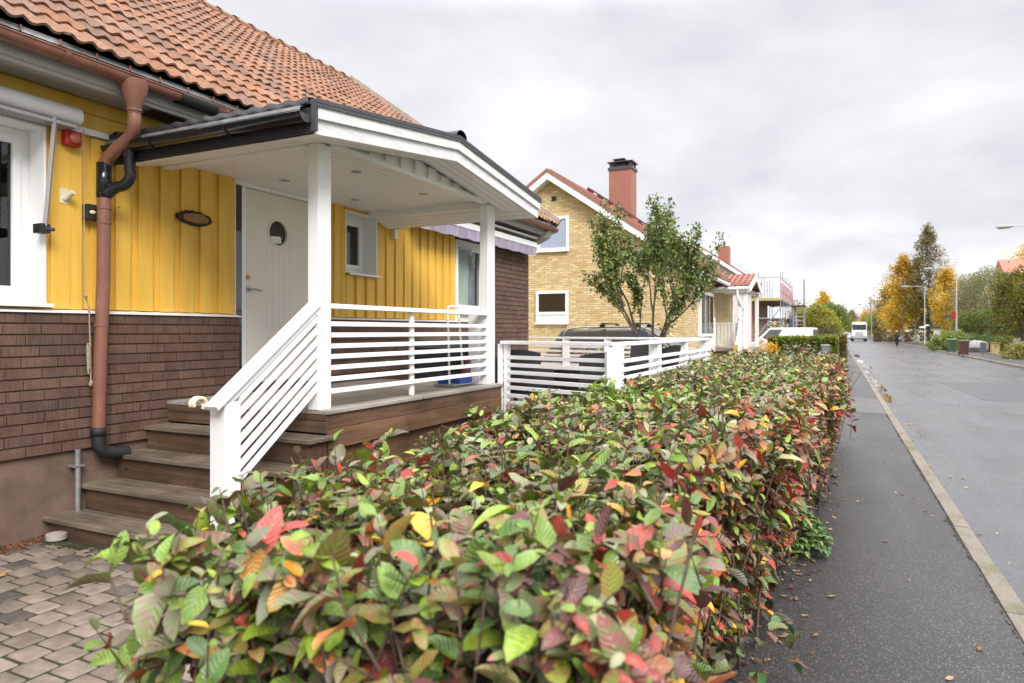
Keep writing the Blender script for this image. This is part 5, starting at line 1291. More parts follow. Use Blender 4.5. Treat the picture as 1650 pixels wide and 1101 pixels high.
def lowbush(label, loc, w_, h_, d_, pal, wts, nl, ls, name='bush', group=None, boxy=False, rot=0.0):
    root = thing(name, label, 'bush' if name == 'bush' else name.replace('_', ' '), loc, group); L0 = np.array(loc)
    if boxy:
        u = rng.uniform(-1, 1, (nl, 3)); k = rng.integers(0, 3, nl); s_ = np.where(rng.random(nl) < .5, -1, 1); u[np.arange(nl), k] = s_ * rng.uniform(.62, 1.02, nl); u[:, 2] = (u[:, 2] + 1) * .5
        P = u * np.array((w_ / 2, d_ / 2, h_)) + rng.normal(0, .03, (nl, 3))
    else:
        v = norm(rng.normal(0, 1, (nl, 3))); v[:, 2] = abs(v[:, 2]); q = rng.uniform(.62, 1.03, nl)[:, None]
        lump = (1 + .13 * np.sin(v[:, 0] * 7 + loc[0]) * np.cos(v[:, 1] * 6 + loc[1]) + .08 * np.sin(v[:, 2] * 11 + v[:, 0] * 9))[:, None]; P = v * q * lump * np.array((w_ / 2, d_ / 2, h_))
    P[:, 2] = np.maximum(P[:, 2], .02)
    V, F, c = cluster_leaves(P, ls, pal, wts); V = V + L0; np_mesh('foliage', V, F, M['tleaf'], root, c)
    segs = []
    for i in range(26):
        a = rng.uniform(0, 6.28); e = Vector((math.cos(a) * w_ * .4 * rng.random(), math.sin(a) * d_ * .4 * rng.random(), h_ * rng.uniform(.6, .92))); b_ = Vector(loc); segs.append(([b_ + Vector((e.x * .3, e.y * .3, 0)), b_ + e * .6 + Vector((0, 0, .1)), b_ + e], [.02, .013, .005]))
    tubes_np('stems', segs, M['stem'], root, 4); root.rotation_euler = (0, 0, 0); return root
lowbush('pale green grassy bush mound by the green bin', at(1532, 62), 3.9, 1.75, 3, [(.26, .33, .07), (.33, .38, .11), (.17, .24, .05)], [3, 2, 2], 5200, .16)
lowbush('mid green bush between the brown bin and the tan planter', at(1577, 57), 3.0, 1.5, 2.4, [(.14, .19, .05), (.20, .24, .06), (.09, .12, .03)], [3, 2, 2], 4200, .13)
lowbush('green bush behind the tan planter under the shrub', at(1615, 58), 3.0, 1.35, 2.4, [(.16, .20, .05), (.10, .14, .03), (.3, .26, .06)], [3, 3, 1], 3600, .13)
lowbush('pale autumn grass clump at the right edge of the far pavement', at(1648, 42), 2.2, 1.1, 1.6, [(.33, .30, .10), (.20, .22, .06), (.42, .28, .09)], [3, 3, 2], 3400, .10)
lowbush('clipped brown hedge beside the cyclist', at(1438, 112), 5.5, 1.6, 2, [(.17, .10, .05), (.12, .085, .04), (.16, .15, .05)], [3, 3, 1], 3000, .18, boxy=True)
lowbush('second clipped brown hedge farther along the far pavement', at(1462, 120), 6, 1.5, 2, [(.13, .09, .045), (.10, .08, .04)], [3, 3], 2400, .2, boxy=True)
# left side of the street
YG = [(.34, .30, .05), (.22, .24, .05), (.46, .36, .06), (.14, .16, .04)]
lowbush('bushy orange-yellow shrub at the end of the long hedge', at(1236, 23), 1.0, 1.36, .9, [(.72, .36, .02), (.78, .45, .04), (.42, .30, .05)], [4, 4, 1], 1700, .085)
lowbush('green and yellow garden hedge crossing beyond the long autumn hedge', at(1293, 29.5), 2.7, 1.46, .8, [(.14, .20, .035), (.30, .30, .045), (.09, .13, .03), (.45, .33, .05)], [4, 3, 3, 1], 17000, .10, name='hedge', boxy=True)
lowbush('brownish squared hedge end beside the pavement', at(1340, 33), 1.25, 1.52, 2.0, [(.22, .16, .06), (.16, .15, .05), (.12, .10, .04)], [3, 3, 2], 11000, .10, name='hedge', boxy=True)
lowbush('dark rounded hedge behind the squared hedge end', at(1322, 47), 3.4, 2.05, 2.4, [(.11, .085, .045), (.14, .12, .05), (.08, .085, .03)], [3, 3, 2], 5200, .12)
lowbush('leafy green plant at the far foot of the long hedge', at(1338, 17.5), .5, .62, .5, [(.12, .24, .05), (.20, .32, .07)], [3, 2], 700, .07, name='plant')
tree('garden_tree', 'yellow-green garden tree right of the scaffold tower', 'tree', at(1316, 62), 4.2, 4.0, 'round', 51, pal=YG, wts=[4, 4, 3, 2], nl=12000, ls=.14, env=.6)
tree('garden_tree', 'darker green garden tree right behind the yellow-green one', 'tree', at(1338, 78), 5.0, 4.6, 'round', 52, pal=GRN, wts=[3, 4, 2, 2], nl=10000, ls=.17, env=.6)
tree('garden_tree', 'olive garden tree beyond the scaffold at the roadside', 'tree', at(1300, 84), 5.6, 5.0, 'round', 53, pal=YG, wts=[2, 4, 2, 4], nl=6500, ls=.2)
# far trees: prototypes and copies
protos = []
for i, (pal, kind, h, cw, nm) in enumerate(((ORG, 'round', 8.5, 8, 'orange-brown'), (YEL, 'tall', 10, 5, 'yellow'), (GRN, 'round', 7, 7.5, 'dull green'), (BRN, 'tall', 11, 6, 'brown'))):
    protos.append((tree('distant_tree', '%s tree far down the street' % nm, 'tree', (0, 0, 0), h, cw, kind, 60 + i, group='far trees lining the street', pal=pal, wts=[3] * len(pal), nl=3600, ls=.38), nm))
protos.append((tree('distant_tree', 'bare tree far down the street', 'tree', (0, 0, 0), 12, 7, 'bare', 70, group='far trees lining the street', pal=[(.2, .15, .1)], wts=[1], nl=500, ls=.2), 'bare'))
spots = []
for x, d in ((1322, 112), (1328, 140), (1332, 172), (1337, 215), (1340, 262), (1352, 372), (1362, 352), (1373, 366), (1382, 340), (1392, 330), (1399, 318)): spots.append((x, d, .8 if d < 300 else 1.1, 'left of the truck, '))
for x, d in ((1402, 215), (1411, 180), (1408, 250), (1419, 160), (1428, 150), (1417, 205), (1434, 140), (1426, 185), (1445, 135), (1452, 160), (1468, 140), (1482, 150), (1500, 150), (1515, 145), (1535, 140), (1553, 130), (1572, 120), (1438, 210), (1600, 110), (1625, 105)): spots.append((x, d, .95, 'right of the truck, '))
ordn = ['nearest', 'second nearest', 'third nearest', 'fourth nearest', 'fifth nearest', 'sixth nearest', 'seventh nearest', 'eighth nearest', 'ninth nearest', 'tenth nearest']
rr = random.Random(4); assigned = {}
for i, (x, d, s, side) in enumerate(spots):
    k = [0, 1, 0, 3, 2, 1, 0, 3, 0, 1][i % 10] if i != 11 and i != 13 else 4
    assigned.setdefault((k, side), []).append((d, x, s))
for (k, side), lst in assigned.items():
    pr, nm = protos[k]
    for j, (d, x, s) in enumerate(sorted(lst)):
        c = copy_tree(pr); c.location = at(x, d, 0); q = s * rr.uniform(.85, 1.15); c.scale = (q, q, q * rr.uniform(.9, 1.1)); c.rotation_euler = (0, 0, rr.uniform(0, 6.28))
        c['label'] = '%s of the %s trees %s far down the street' % (ordn[j], nm, side.replace(', ', ''))
for pr, nm in protos:
    for ch in list(pr.children): bpy.data.objects.remove(ch)
    bpy.data.objects.remove(pr)
V, F, c = cluster_leaves(np.stack([rng.uniform(-60, 130, 9000), rng.uniform(400, 440, 9000), rng.uniform(0, 1, 9000) ** .8 * (7.5 + 2 * np.sin(np.linspace(0, 60, 9000)))], 1), 1.3, ORG + GRN[:2], [3, 3, 3, 2, 3, 3, 3])
o = np_mesh('far_wood', V, F, M['tleaf'], None, c, origin=(30, 420, 0)); tag(o, kind='stuff')
# lawn grass edge fringe left as ground sheet

# ================================================================ NEIGHBOURING HOUSES
nb = thing('brick_house', 'yellow brick gabled house with red roof and tall red chimney', 'house', (-9.1, 27, 0))
NX0, NX1, NR, NZR, NY0, NY1 = -13.75, -4.45, -9.1, 7.15, 22.3, 33.5; NZE = NZR - (NX1 - NR) * .69
m = MB()
poly = [(NX0, 0), (NX1, 0), (NX1, NZE), (NR, NZR), (NX0, NZE)]
m.prism(poly, NY0, NY0 + .25, 'y'); m.box(NX1 - .25, NX1, NY0 + .251, NY1, 0, NZE - .02); m.box(NX0, NX0 + .25, NY0 + .251, NY1, 0, NZE - .02); m.prism(poly, NY1 - .25, NY1, 'y')
m.build('wall', M['ybrick'], nb)
m = MB()
for s in (-1, 1):
    x1 = NR + s * (NX1 - NR + .55); z1 = NZR - (NX1 - NR + .55) * .69
    m.prism([(NR, NZR + .10), (x1, z1 + .10), (x1, z1 + .19), (NR, NZR + .19)], NY0 - .34, NY1 + .3, 'y')
roof = m.build('roof', M['redroof'], nb)
m = MB()
for i in range(60):   # tile rolls running down the street-side slope
    y = NY0 - .25 + i * .19
    if y < NY1 + .2: m.bar((NR + .05, y, NZR + .19), (NR + (NX1 - NR + .50), y, NZR + .19 - (NX1 - NR + .50) * .69), .07, .05, up=(.57, 0, .82))
m.build('tile_rolls', M['redroof'], roof)
m = MB()
for s in (-1, 1):
    x1 = NR + s * (NX1 - NR + .58); z1 = NZR - (NX1 - NR + .58) * .69
    m.prism([(NR, NZR - .13), (x1, z1 - .13), (x1, z1 + .095), (NR, NZR + .095)], NY0 - .36, NY0 - .33, 'y'); m.prism([(NR, NZR - .16), (x1, z1 - .16), (x1, z1 - .132), (NR, NZR - .132)], NY0 - .36, NY0 - .001, 'y')
m.build('barge_board', M['white'], nb)
m = MB()
for s in (-1, 1):
    x1 = NR + s * (NX1 - NR + .58); z1 = NZR - (NX1 - NR + .58) * .69
    m.prism([(NR, NZR + .10), (x1, z1 + .10), (x1, z1 + .22), (NR, NZR + .22)], NY0 - .39, NY0 - .345, 'y')
m.build('verge_flashing', M['terracotta'], nb)
MB().tube([(NX1 + .62, NY0 - .3, NZE - .42), (NX1 + .62, NY1 + .2, NZE - .42)], .07, 8).build('gutter', M['white'], nb, smooth=True)
m = MB()   # roof walkway brackets
m.bar((NR + 1.2, NY0 + .5, NZR + .42 - 1.2 * .69), (NR + 3.9, NY0 + .5, NZR + .42 - 3.9 * .69), .05, .05)
for i in range(8): xx = NR + 1.25 + i * .36; m.bar((xx, NY0 + .3, NZR + .36 - (xx - NR) * .69), (xx, NY0 + .9, NZR + .36 - (xx - NR) * .69), .05, .06)
m.build('roof_ladder', basic('dark_red_metal', (.12, .03, .025), .5, .1, 4), nb)
chm = MB().box(-7.52, -6.68, 24.0, 24.7, 4.8, 7.55).build('chimney', M['terracotta'], nb, bevel=.01)
MB().box(-7.55, -6.65, 23.97, 24.73, 7.551, 7.66).box(-7.50, -6.70, 24.02, 24.68, 7.661, 7.69).build('chimney_collar', M['dgrey'], chm)
m = MB()
for (x, y) in ((-7.47, 24.05), (-6.73, 24.05), (-7.47, 24.65), (-6.73, 24.65)): m.box(x - .03, x + .03, y - .03, y + .03, 7.69, 7.83)
m.box(-7.57, -6.63, 23.95, 24.75, 7.831, 7.86).box(-7.35, -7.05, 24.2, 24.5, 7.86, 7.94).box(-7.42, -6.98, 24.13, 24.57, 7.97, 8.0).box(-7.32, -7.08, 24.23, 24.47, 7.94, 7.97).box(-7.3, -6.95, 24.15, 24.55, 7.69, 7.80)
m.build('chimney_cowl', M['dgrey'], chm)
def flatwin(parent, x0, x1, z0, z1, y, panel=0, glass_='darkglass', mull=0):
    f = MB(); f.box(x0, x0 + .10, y - .07, y + .02, z0, z1).box(x1 - .10, x1, y - .07, y + .02, z0, z1).box(x0 + .10, x1 - .10, y - .07, y + .02, z1 - .10, z1).box(x0 + .10, x1 - .10, y - .07, y + .02, z0 + panel, z0 + panel + .10)
    if panel: f.box(x0 + .10, x1 - .10, y - .05, y + .02, z0, z0 + panel - .002)
    f.box(x0 - .03, x1 + .03, y - .11, y - .071, z0 - .04, z0)
    w_ = f.build('window', M['white'], parent, bevel=.005); MB().box(x0 + .1, x1 - .1, y - .03, y - .02, z0 + panel + .1, z1 - .1).build('pane', M[glass_], w_); return w_
flatwin(nb, -9.62, -8.42, 4.52, 5.72, NY0, 0, 'skyglass'); flatwin(nb, -9.66, -8.44, 1.98, 3.12, NY0, .30)
MB().box(-9.07, -8.9, NY0 - .02, NY0 + .01, 6.28, 6.44).build('vent', M['blackmat'], nb)
# bay windows on the street side
f = MB(); f.box(NX1, NX1 + .12, 24.6, 27.3, 1.5, 3.15); fw = f.build('window', M['white'], nb, bevel=.01)
m = MB()
for k in range(3): m.box(NX1 + .121, NX1 + .13, 24.72 + k * .86, 25.45 + k * .86, 1.62, 3.03)
m.build('pane', M['darkglass'], fw)
for k in range(2): MB().box(-4.75 + .0 + k * .0, -4.46, NY0 - .02, NY0 - .01, .4, .42)
# its porch
pp = thing('neighbour_porch', 'small red-tiled gabled porch with white posts on the yellow brick house', 'porch', (-3.8, 29.8, 0))
py0, py1, pyr, pze, pzr, pxf = 27.8, 32.2, 30.0, 3.42, 3.98, -3.05
m = MB()
for s in (-1, 1): ye = pyr + s * (pyr - py0); m.prism([(pyr, pzr), (ye, pze), (ye, pze + .09), (pyr, pzr + .09)], NX1 - .6, pxf, 'x')
pr = m.build('roof', M['redroof'], pp)
m = MB(); x = NX1 - .6
while x < pxf - .05: m.bar((x, pyr - .03, pzr + .10), (x, py0 - .02, pze + .08), .09, .07); x += .21
for k in range(5): t = (k + .5) / 5; m.bar((NX1 - .6, py0 + (pyr - py0) * t, pze + (pzr - pze) * t + .12), (pxf, py0 + (pyr - py0) * t, pze + (pzr - pze) * t + .12), .03, .03)
m.build('tile_rolls', M['redroof'], pr)
m = MB()
for s in (-1, 1): ye = pyr + s * (pyr - py0 + .05); m.prism([(pyr, pzr - .16), (ye, pze - .18), (ye, pze + .06), (pyr, pzr + .08)], pxf, pxf + .04, 'x')
m.box(NX1, pxf - .01, py0 - .03, py0, pze - .20, pze - .02); m.build('barge_board', M['white'], pp)
MB().tube([(NX1 - .5, py0 - .09, pze - .05), (pxf - .02, py0 - .09, pze - .05)], .06, 8).tube(smoothpath([(pxf - .45, py0 - .09, pze - .06), (pxf - .43, py0 - .05, pze - .45), (pxf - .22, py0 + .2, pze - .95), (pxf - .2, py0 + .22, pze - 1.3), (pxf - .2, py0 + .22, .6)]), .045, 8).build('gutter', M['white'], pp, smooth=True)
m = MB(); m.quad((NX1, py0, pze - .1), (pxf, py0, pze - .1), (pxf, py1, pze - .1), (NX1, py1, pze - .1)); m.build('ceiling', M['white'], pp)
for (x, y) in ((pxf - .17, py0 + .15), (pxf - .17, py1 - .2), (pxf - .38, py0 + .15)): MB().box(x - .075, x + .075, y - .075, y + .075, 1.0, pze - .11).build('post', M['white'], pp, bevel=.01)
m = MB(); m.box(NX1, pxf - .06, py0 + .10, py0 + .15, 1.98, 2.03).box(NX1, pxf - .06, py0 + .10, py0 + .15, 1.14, 1.18)
x = NX1 + .03
while x < pxf - .3: m.prism([(x, 1.18), (x + .085, 1.18), (x + .085, 1.95), (x + .04, 1.97), (x, 1.95)], py0 + .11, py0 + .14, 'y'); x += .135
m.build('balustrade', basic('greyish_white_paint', (.60, .585, .56), .5, .05, 4), pp)
MB().box(NX1, pxf, py0 + .05, py1, .92, 1.02).build('floor', M['wood_deck'], pp)
m = MB()
for k in range(4): m.box(-4.40, -3.45, py0 - .25 * (k + 1), py0 - .25 * k + .02, 0, .82 - k * .2)
m.build('steps', M['wood_brown_x'], pp, bevel=.005)
for x in (-4.42, -3.42):
    m = MB(); m.bar((x, py0 + .1, 1.95), (x, py0 - 1.0, 1.15), .09, .06); m.bar((x, py0 + .05, 1.45), (x, py0 - 1.0, .68), .05, .34); m.box(x - .06, x + .06, py0 - 1.1, py0 - .98, 0, 1.25); m.box(x - .06, x + .06, py0 + .0, py0 + .12, .9, 2.12); m.blob((x, py0 + .06, 2.17), .07, 2); m.build('stair_rail', M['white'], pp)
MB().box(-3.50, -3.36, py0 - 1.16, py0 - 1.11, .45, 1.2).build('reflector_post', basic('ochre_plastic', (.55, .36, .07), .5, .05, 4), pp)
mb_ = thing('mailbox', 'black rounded mailbox by the neighbouring porch steps', 'mailbox', at(1127, 26.2, 1.8))
MB().box(at(1127, 26.2)[0] - .24, at(1127, 26.2)[0] + .24, at(1127, 26.2)[1] - .1, at(1127, 26.2)[1] + .1, 1.82, 2.06).build('mailbox_body', M['dgrey'], mb_, bevel=.05)
x_, y_ = at(1127, 26.2)[:2]; MB().box(x_ - .20, x_ - .14, y_ - .03, y_ + .03, .9, 1.82).box(x_ + .14, x_ + .20, y_ - .03, y_ + .03, .9, 1.82).box(x_ - .3, x_ + .3, y_ + .11, y_ + .14, .6, 1.85).build('stand', M['pinkwhite'], mb_)

# second house behind
h2 = thing('pale_house', 'pale clad house with red roof behind the yellow brick house', 'house', (-9.8, 46, 0))
gx0, gx1, gr, gz, gy0, gy1 = -14.2, -4.9, -9.55, 8.1, 41, 45.5; ge = gz - (gx1 - gr) * .69
poly = [(gx0, 0), (gx1, 0), (gx1, ge), (gr, gz), (gx0, ge)]
MB().prism(poly, gy0, gy1, 'y').build('wall', M['pinkwhite'], h2)
m = MB(); m.box(gx0 + .1, gx1 + .02, gy0 - .05, gy0 - .002, 4.05, 4.7); m.build('frieze', M['white'], h2)
m = MB()
for s in (-1, 1): x1 = gr + s * (gx1 - gr + .6); z1 = gz - (gx1 - gr + .6) * .69; m.prism([(gr, gz + .06), (x1, z1 + .06), (x1, z1 + .2), (gr, gz + .2)], gy0 - .4, gy1 + .3, 'y')
m.build('roof', M['redroof'], h2)
m = MB()
for s in (-1, 1): x1 = gr + s * (gx1 - gr + .6); z1 = gz - (gx1 - gr + .6) * .69; m.prism([(gr, gz - .12), (x1, z1 - .12), (x1, z1 + .10), (gr, gz + .10)], gy0 - .45, gy0 - .41, 'y')
m.build('barge_board', M['white'], h2)
c2 = MB().box(-6.72, -6.08, 44, 44.8, 4.8, 7.0).build('chimney', M['terracotta'], h2); MB().tube([(-6.4, 44.4, 7.0), (-6.4, 44.4, 7.35)], .07, 8).build('flue', M['dgrey'], c2)
flatwin(h2, -6.4, -5.4, 1.6, 2.9, gy0)
h3 = thing('scaffolded_house', 'terracotta house under repair behind the scaffold', 'house', (-10, 58, 0))
gx0, gx1, gr, gz, gy0, gy1 = -14.5, -5.75, -10.1, 7.3, 54.2, 66; ge = gz - (gx1 - gr) * .69
MB().prism([(gx0, 0), (gx1, 0), (gx1, ge), (gr, gz), (gx0, ge)], gy0, gy1, 'y').build('wall', basic('pale_red_brick', (.40, .21, .16), .8, .2, 6, .3), h3)
m = MB()
for s in (-1, 1): x1 = gr + s * (gx1 - gr + .6); z1 = gz - (gx1 - gr + .6) * .69; m.prism([(gr, gz + .0), (x1, z1 + .0), (x1, z1 + .14), (gr, gz + .14)], gy0 - .4, gy1 + .3, 'y')
m.build('roof', M['redroof'], h3)
c3 = MB().box(-6.9, -5.9, 58, 58.8, 3.6, 5.1).build('chimney', M['terracotta'], h3)
flatwin(h3, -7.4, -6.3, 1.2, 2.5, gy0)
# scaffold
sc = thing('scaffold', 'grey tube scaffold with yellow deck edge and red netting by the third house', 'scaffold', (-4.5, 60, 0))
m = MB(); Y0_, Y1_ = 53.0, 67.5; xs = (-5.45, -3.7); ny = 6
for i in range(ny + 1):
    y = Y0_ + (Y1_ - Y0_) * i / ny
    for x in xs: m.tube([(x, y, 0), (x, y, 5.95 + (.25 if i % 2 else 0))], .035, 6)
    for z in (2.65, 3.95): m.tube([(xs[0], y, z), (xs[1], y, z)], .03, 6)
for z in (1.2, 2.65, 3.95, 4.6, 5.6):
    for x in xs:
        if x == xs[0] and z > 4: continue
        m.tube([(x, Y0_, z), (x, Y1_, z)], .03, 6)
m.tube([(xs[0], Y0_, 5.65), (xs[1], Y0_, 5.65)], .035, 6).tube([(xs[0], Y0_, 4.7), (xs[1], Y0_, 4.7)], .02, 6)
m.tube([(xs[0] - .1, Y0_ - .05, 1.0), (xs[1], Y0_ - .05, 3.4)], .045, 6)
for i in range(0, ny, 2): a_ = Y0_ + (Y1_ - Y0_) * i / ny; b_ = Y0_ + (Y1_ - Y0_) * (i + 1) / ny; m.tube([(xs[1], a_, .3), (xs[1], b_, 2.6)], .025, 6)
for dz in (0, .55): m.tube([(xs[0], Y0_, 5.75 - dz), (-8.3, Y0_, 7.9 - dz)], .03, 6)
m.build('tubes', M['scaf'], sc, smooth=True)
MB().box(xs[0], xs[1] + .02, Y0_, Y1_, 4.0, 4.06).build('platform', M['wood_brown_y'], sc)
m = MB(); m.box(xs[0] - .5, xs[1] + .05, Y0_ - .08, Y0_ - .04, 3.93, 4.13); m.build('toe_board', basic('yellow_plank', (.42, .36, .12), .7, .2, 4), sc)
m = MB()
for i in range(ny): a_ = Y0_ + (Y1_ - Y0_) * i / ny + .15; m.box(xs[1] + .02, xs[1] + .04, a_, a_ + 2.1, 4.1, 5.25)
m.build('netting', M['redmesh'], sc)
st = thing('scaffold_stair', 'narrow ladder tower of pale tubes at the roadside end of the scaffold', 'scaffold', (-2.6, 58, 0))
m = MB()
for x in (-3.05, -2.3):
    for y in (56.5, 58.2): m.tube([(x, y, 0), (x, y, 4.2 if x < -3 else 5.7)], .04, 6)
for z in (1.4, 2.5, 3.6, 4.1): m.tube([(-3.05, 56.5, z), (-2.3, 56.5, z)], .03, 6)
for k in range(12): z = .4 + k * .3; m.tube([(-2.95, 56.45, z), (-2.4, 56.45, z)], .02, 5)
m.tube([(-2.72, 56.4, 0), (-2.95, 57.4, 4.6)], .04, 6); m.build('tubes', M['galv'], st, smooth=True)
MB().box(-3.2, -2.2, 56.3, 58.3, 3.62, 3.68).build('platform', M['wood_brown_x'], st)
MB().box(-3.4, -2.9, 57.5, 58.6, 2.0, 2.6).blob((-3.2, 58, 2.5), .45, 2, .3, (1, 1, .6)).build('tarpaulin', M['bluegrey'], st, smooth=True)

# ================================================================ VEHICLES
def car(label, loc, rot, Lc, Wc, Hc, paint, cat='car', name='parked_car', van=False, rack=False, group=None):
    root = thing(name, label, cat, (0, 0, 0), group); hw = Wc / 2; belt = Hc * (.60 if not van else .58)
    m = MB(); pr = [(-Lc / 2, .35), (-Lc / 2 + .06, belt - .05), (-Lc / 2 + .25, belt), (Lc * .24, belt), (Lc * .46, belt - .18), (Lc / 2, belt - .38), (Lc / 2, .32), (Lc * .40, .24), (-Lc * .42, .24)]
    m.prism(pr, -hw, hw, 'y'); body = m.build('body', paint, root, bevel=.07)
    if van: bx = [(-Lc * .49, belt), (-Lc * .47, Hc), (Lc * .13, Hc), (Lc * .34, belt)]
    else: bx = [(-Lc * .48, belt), (-Lc * .39, Hc - .03), (Lc * .06, Hc), (Lc * .27, belt)]
    b0, t0_, t1_, b1 = bx; ins = .16; V = []
    for s in (-1, 1): V += [(b0[0], s * (hw - .03), b0[1] - .02), (t0_[0], s * (hw - ins), t0_[1]), (t1_[0], s * (hw - ins), t1_[1]), (b1[0], s * (hw - .03), b1[1] - .02)]
    m = MB(); m.v = V; m.f = [(0, 1, 2, 3), (7, 6, 5, 4), (0, 4, 5, 1), (1, 5, 6, 2), (2, 6, 7, 3), (0, 3, 7, 4)]; m.c = [None] * 6; m.build('cabin', paint, root, bevel=.05)
    def P(s, u, v, o=.012):  # side point, u along 0..1, v up 0..1
        lo = Vector(V[0]).lerp(Vector(V[3]), u); hi = Vector(V[1]).lerp(Vector(V[2]), u); p = lo.lerp(hi, v); p.y = (abs(p.y) + o) * s; return tuple(p)
    for s in (-1, 1):
        for (u0, u1) in (((.06, .30), (.33, .62), (.65, .93)) if not van else ((.66, .93),)):
            MB().quad(P(s, u0, .12), P(s, u1, .12), P(s, u1 if u1 < .9 else .95, .86), P(s, u0 if u0 > .1 else .10, .86)).build('side_window', M['carglass'], root)
    e_ = .02
    def Q(a, b, lo, hi, o):   # front / rear glass
        A, B, Cc, D_ = (Vector(V[a]), Vector(V[a + 4]), Vector(V[b + 4]), Vector(V[b])); f = lambda u, v: tuple((A.lerp(B, u)).lerp(D_.lerp(Cc, u), v) + Vector((o, 0, 0.01)))
        return (f(.08, lo), f(.92, lo), f(.90, hi), f(.10, hi))
    MB().quad(*Q(3, 2, .08, .9, e_)).build('windscreen', M['carglass'], root); MB().quad(*Q(0, 1, .15, .85, -e_)).build('rear_window', M['carglass'], root)
    for sx in (-.31, .31):
        for s in (-1, 1):
            wq = MB().tube([(Lc * sx, s * (hw - .2), .33), (Lc * sx, s * (hw + .01), .33)], .33, 20).build('wheel', M['rubber'], root); MB().tube([(Lc * sx, s * (hw + .005), .33), (Lc * sx, s * (hw + .02), .33)], .21, 12).build('rim', M['alu'], wq)
    for s in (-1, 1):
        MB().box(Lc / 2 - .10, Lc / 2 + .01, s * (hw - .28) - .16, s * (hw - .28) + .16, belt - .48, belt - .33).build('headlight', M['skyglass'], root, bevel=.02)
        MB().box(-Lc / 2 - .01, -Lc / 2 + .12, s * (hw - .17) - .14, s * (hw - .17) + .14, belt - .30, belt - .12).build('tail_light', M['red'], root, bevel=.02)
        MB().box(Lc * .20, Lc * .24, s * (hw + .12) - .1, s * (hw + .12) + .1, belt - .02, belt + .13).build('mirror', paint, root, bevel=.03)
    if rack:
        for s in (-1, 1):
            MB().tube(smoothpath([(-Lc * .40, s * (hw - .10), belt + .12), (-Lc * .37, s * (hw - .155), Hc - .12), (-Lc * .30, s * (hw - .165), Hc + .02), (-.2, s * (hw - .165), Hc + .045), (Lc * .05, s * (hw - .165), Hc + .03), (Lc * .16, s * (hw - .12), Hc - .22)]), .022, 8).build('roof_rail', M['galv'], root, smooth=True)
        for x in (-.75, .12):
            r_ = MB().box(x - .03, x + .03, -hw + .12, hw - .12, Hc + .11, Hc + .14).build('roof_bar', M['blackmat'], root, bevel=.01)
            MB().box(x - .06, x + .06, -hw + .10, -hw + .22, Hc + .03, Hc + .109).box(x - .06, x + .06, hw - .22, hw - .10, Hc + .03, Hc + .109).build('bar_foot', M['blackmat'], r_, bevel=.01)
    root.location = loc; root.rotation_euler = (0, 0, rot); return root
car('dark grey estate car with silver roof rails and black roof bars behind the white fence', (-4.62, 17.3, .14), R(3), 4.7, 1.9, 1.63, M['carpaint'], rack=True)
x_, y_ = at(1260, 44)[:2]; car('white van parked on the drive below the scaffold', (x_, y_, 0), R(170), 4.2, 1.85, 1.92, M['whitepaint'], 'van', 'parked_van', van=True)
x_, y_ = at(1363.5, 150)[:2]; car('white car following left of the truck far down the road', (x_, y_, -.1), R(-90), 4.3, 1.8, 1.5, M['whitepaint'], name='moving_car', group='white cars far down the road')
x_, y_ = at(1358, 185)[:2]; car('farther white car almost hidden behind the nearer white one', (x_, y_, -.1), R(-90), 4.3, 1.8, 1.5, M['whitepaint'], name='moving_car', group='white cars far down the road')
def wheelarm(): pass
# truck
x_, y_ = at(1384.5, 122)[:2]
tk = thing('truck', 'white truck driving towards the viewer in the middle of the road', 'truck', (x_, y_, -.1))
MB().box(x_ - 1.2, x_ + 1.2, y_ - .9, y_ + 1.2, .45, 3.0).prism([(y_ - .9, 3.0), (y_ + 1.2, 3.0), (y_ + 1.2, 3.35), (y_ - .5, 3.3)], x_ - 1.1, x_ + 1.1, 'x').build('cab', M['whitepaint'], tk, bevel=.08); MB().box(x_ - 1.12, x_ + 1.12, y_ - 1.02, y_ - .9, 2.80, 2.90).build('sun_visor', M['dgrey'], tk); MB().box(x_ - 1.19, x_ + 1.19, y_ - .96, y_ - .905, .46, .92).build('lower_grille', M['greypaint'], tk)
MB().box(x_ - 1.15, x_ + 1.15, y_ + 1.5, y_ + 8, .9, 3.2).build('cargo_box', M['whitepaint'], tk, bevel=.05)
MB().box(x_ - 1.08, x_ + 1.08, y_ - .93, y_ - .91, 1.95, 2.78).build('windscreen', M['darkglass'], tk)
MB().box(x_ - .62, x_ + .62, y_ - .93, y_ - .91, .95, 1.45).box(x_ - .5, x_ + .5, y_ - .93, y_ - .91, 1.52, 1.6).build('grille', M['greypaint'], tk)
MB().box(x_ - 1.0, x_ + 1.0, y_ - .95, y_ - .90, .22, .44).build('bumper', M['dgrey'], tk)
for s in (-1, 1):
    hl = basic('lit_headlamp', (.8, .8, .75), .3); hl.node_tree.nodes['Principled BSDF'].inputs['Emission Color'].default_value = (1, .95, .85, 1); hl.node_tree.nodes['Principled BSDF'].inputs['Emission Strength'].default_value = 3
    MB().box(x_ + s * .95 - .16, x_ + s * .95 + .16, y_ - .95, y_ - .92, .6, .75).build('headlight', hl, tk)
    MB().box(x_ + s * 1.33 - .1, x_ + s * 1.33 + .1, y_ - .9, y_ - .7, 1.9, 2.6).build('mirror', M['blackmat'], tk)
    for yy in (y_ - .1, y_ + 6.4): MB().tube([(x_ + s * .85, yy, .4), (x_ + s * 1.2, yy, .4)], .5, 16).build('wheel', M['rubber'], tk)
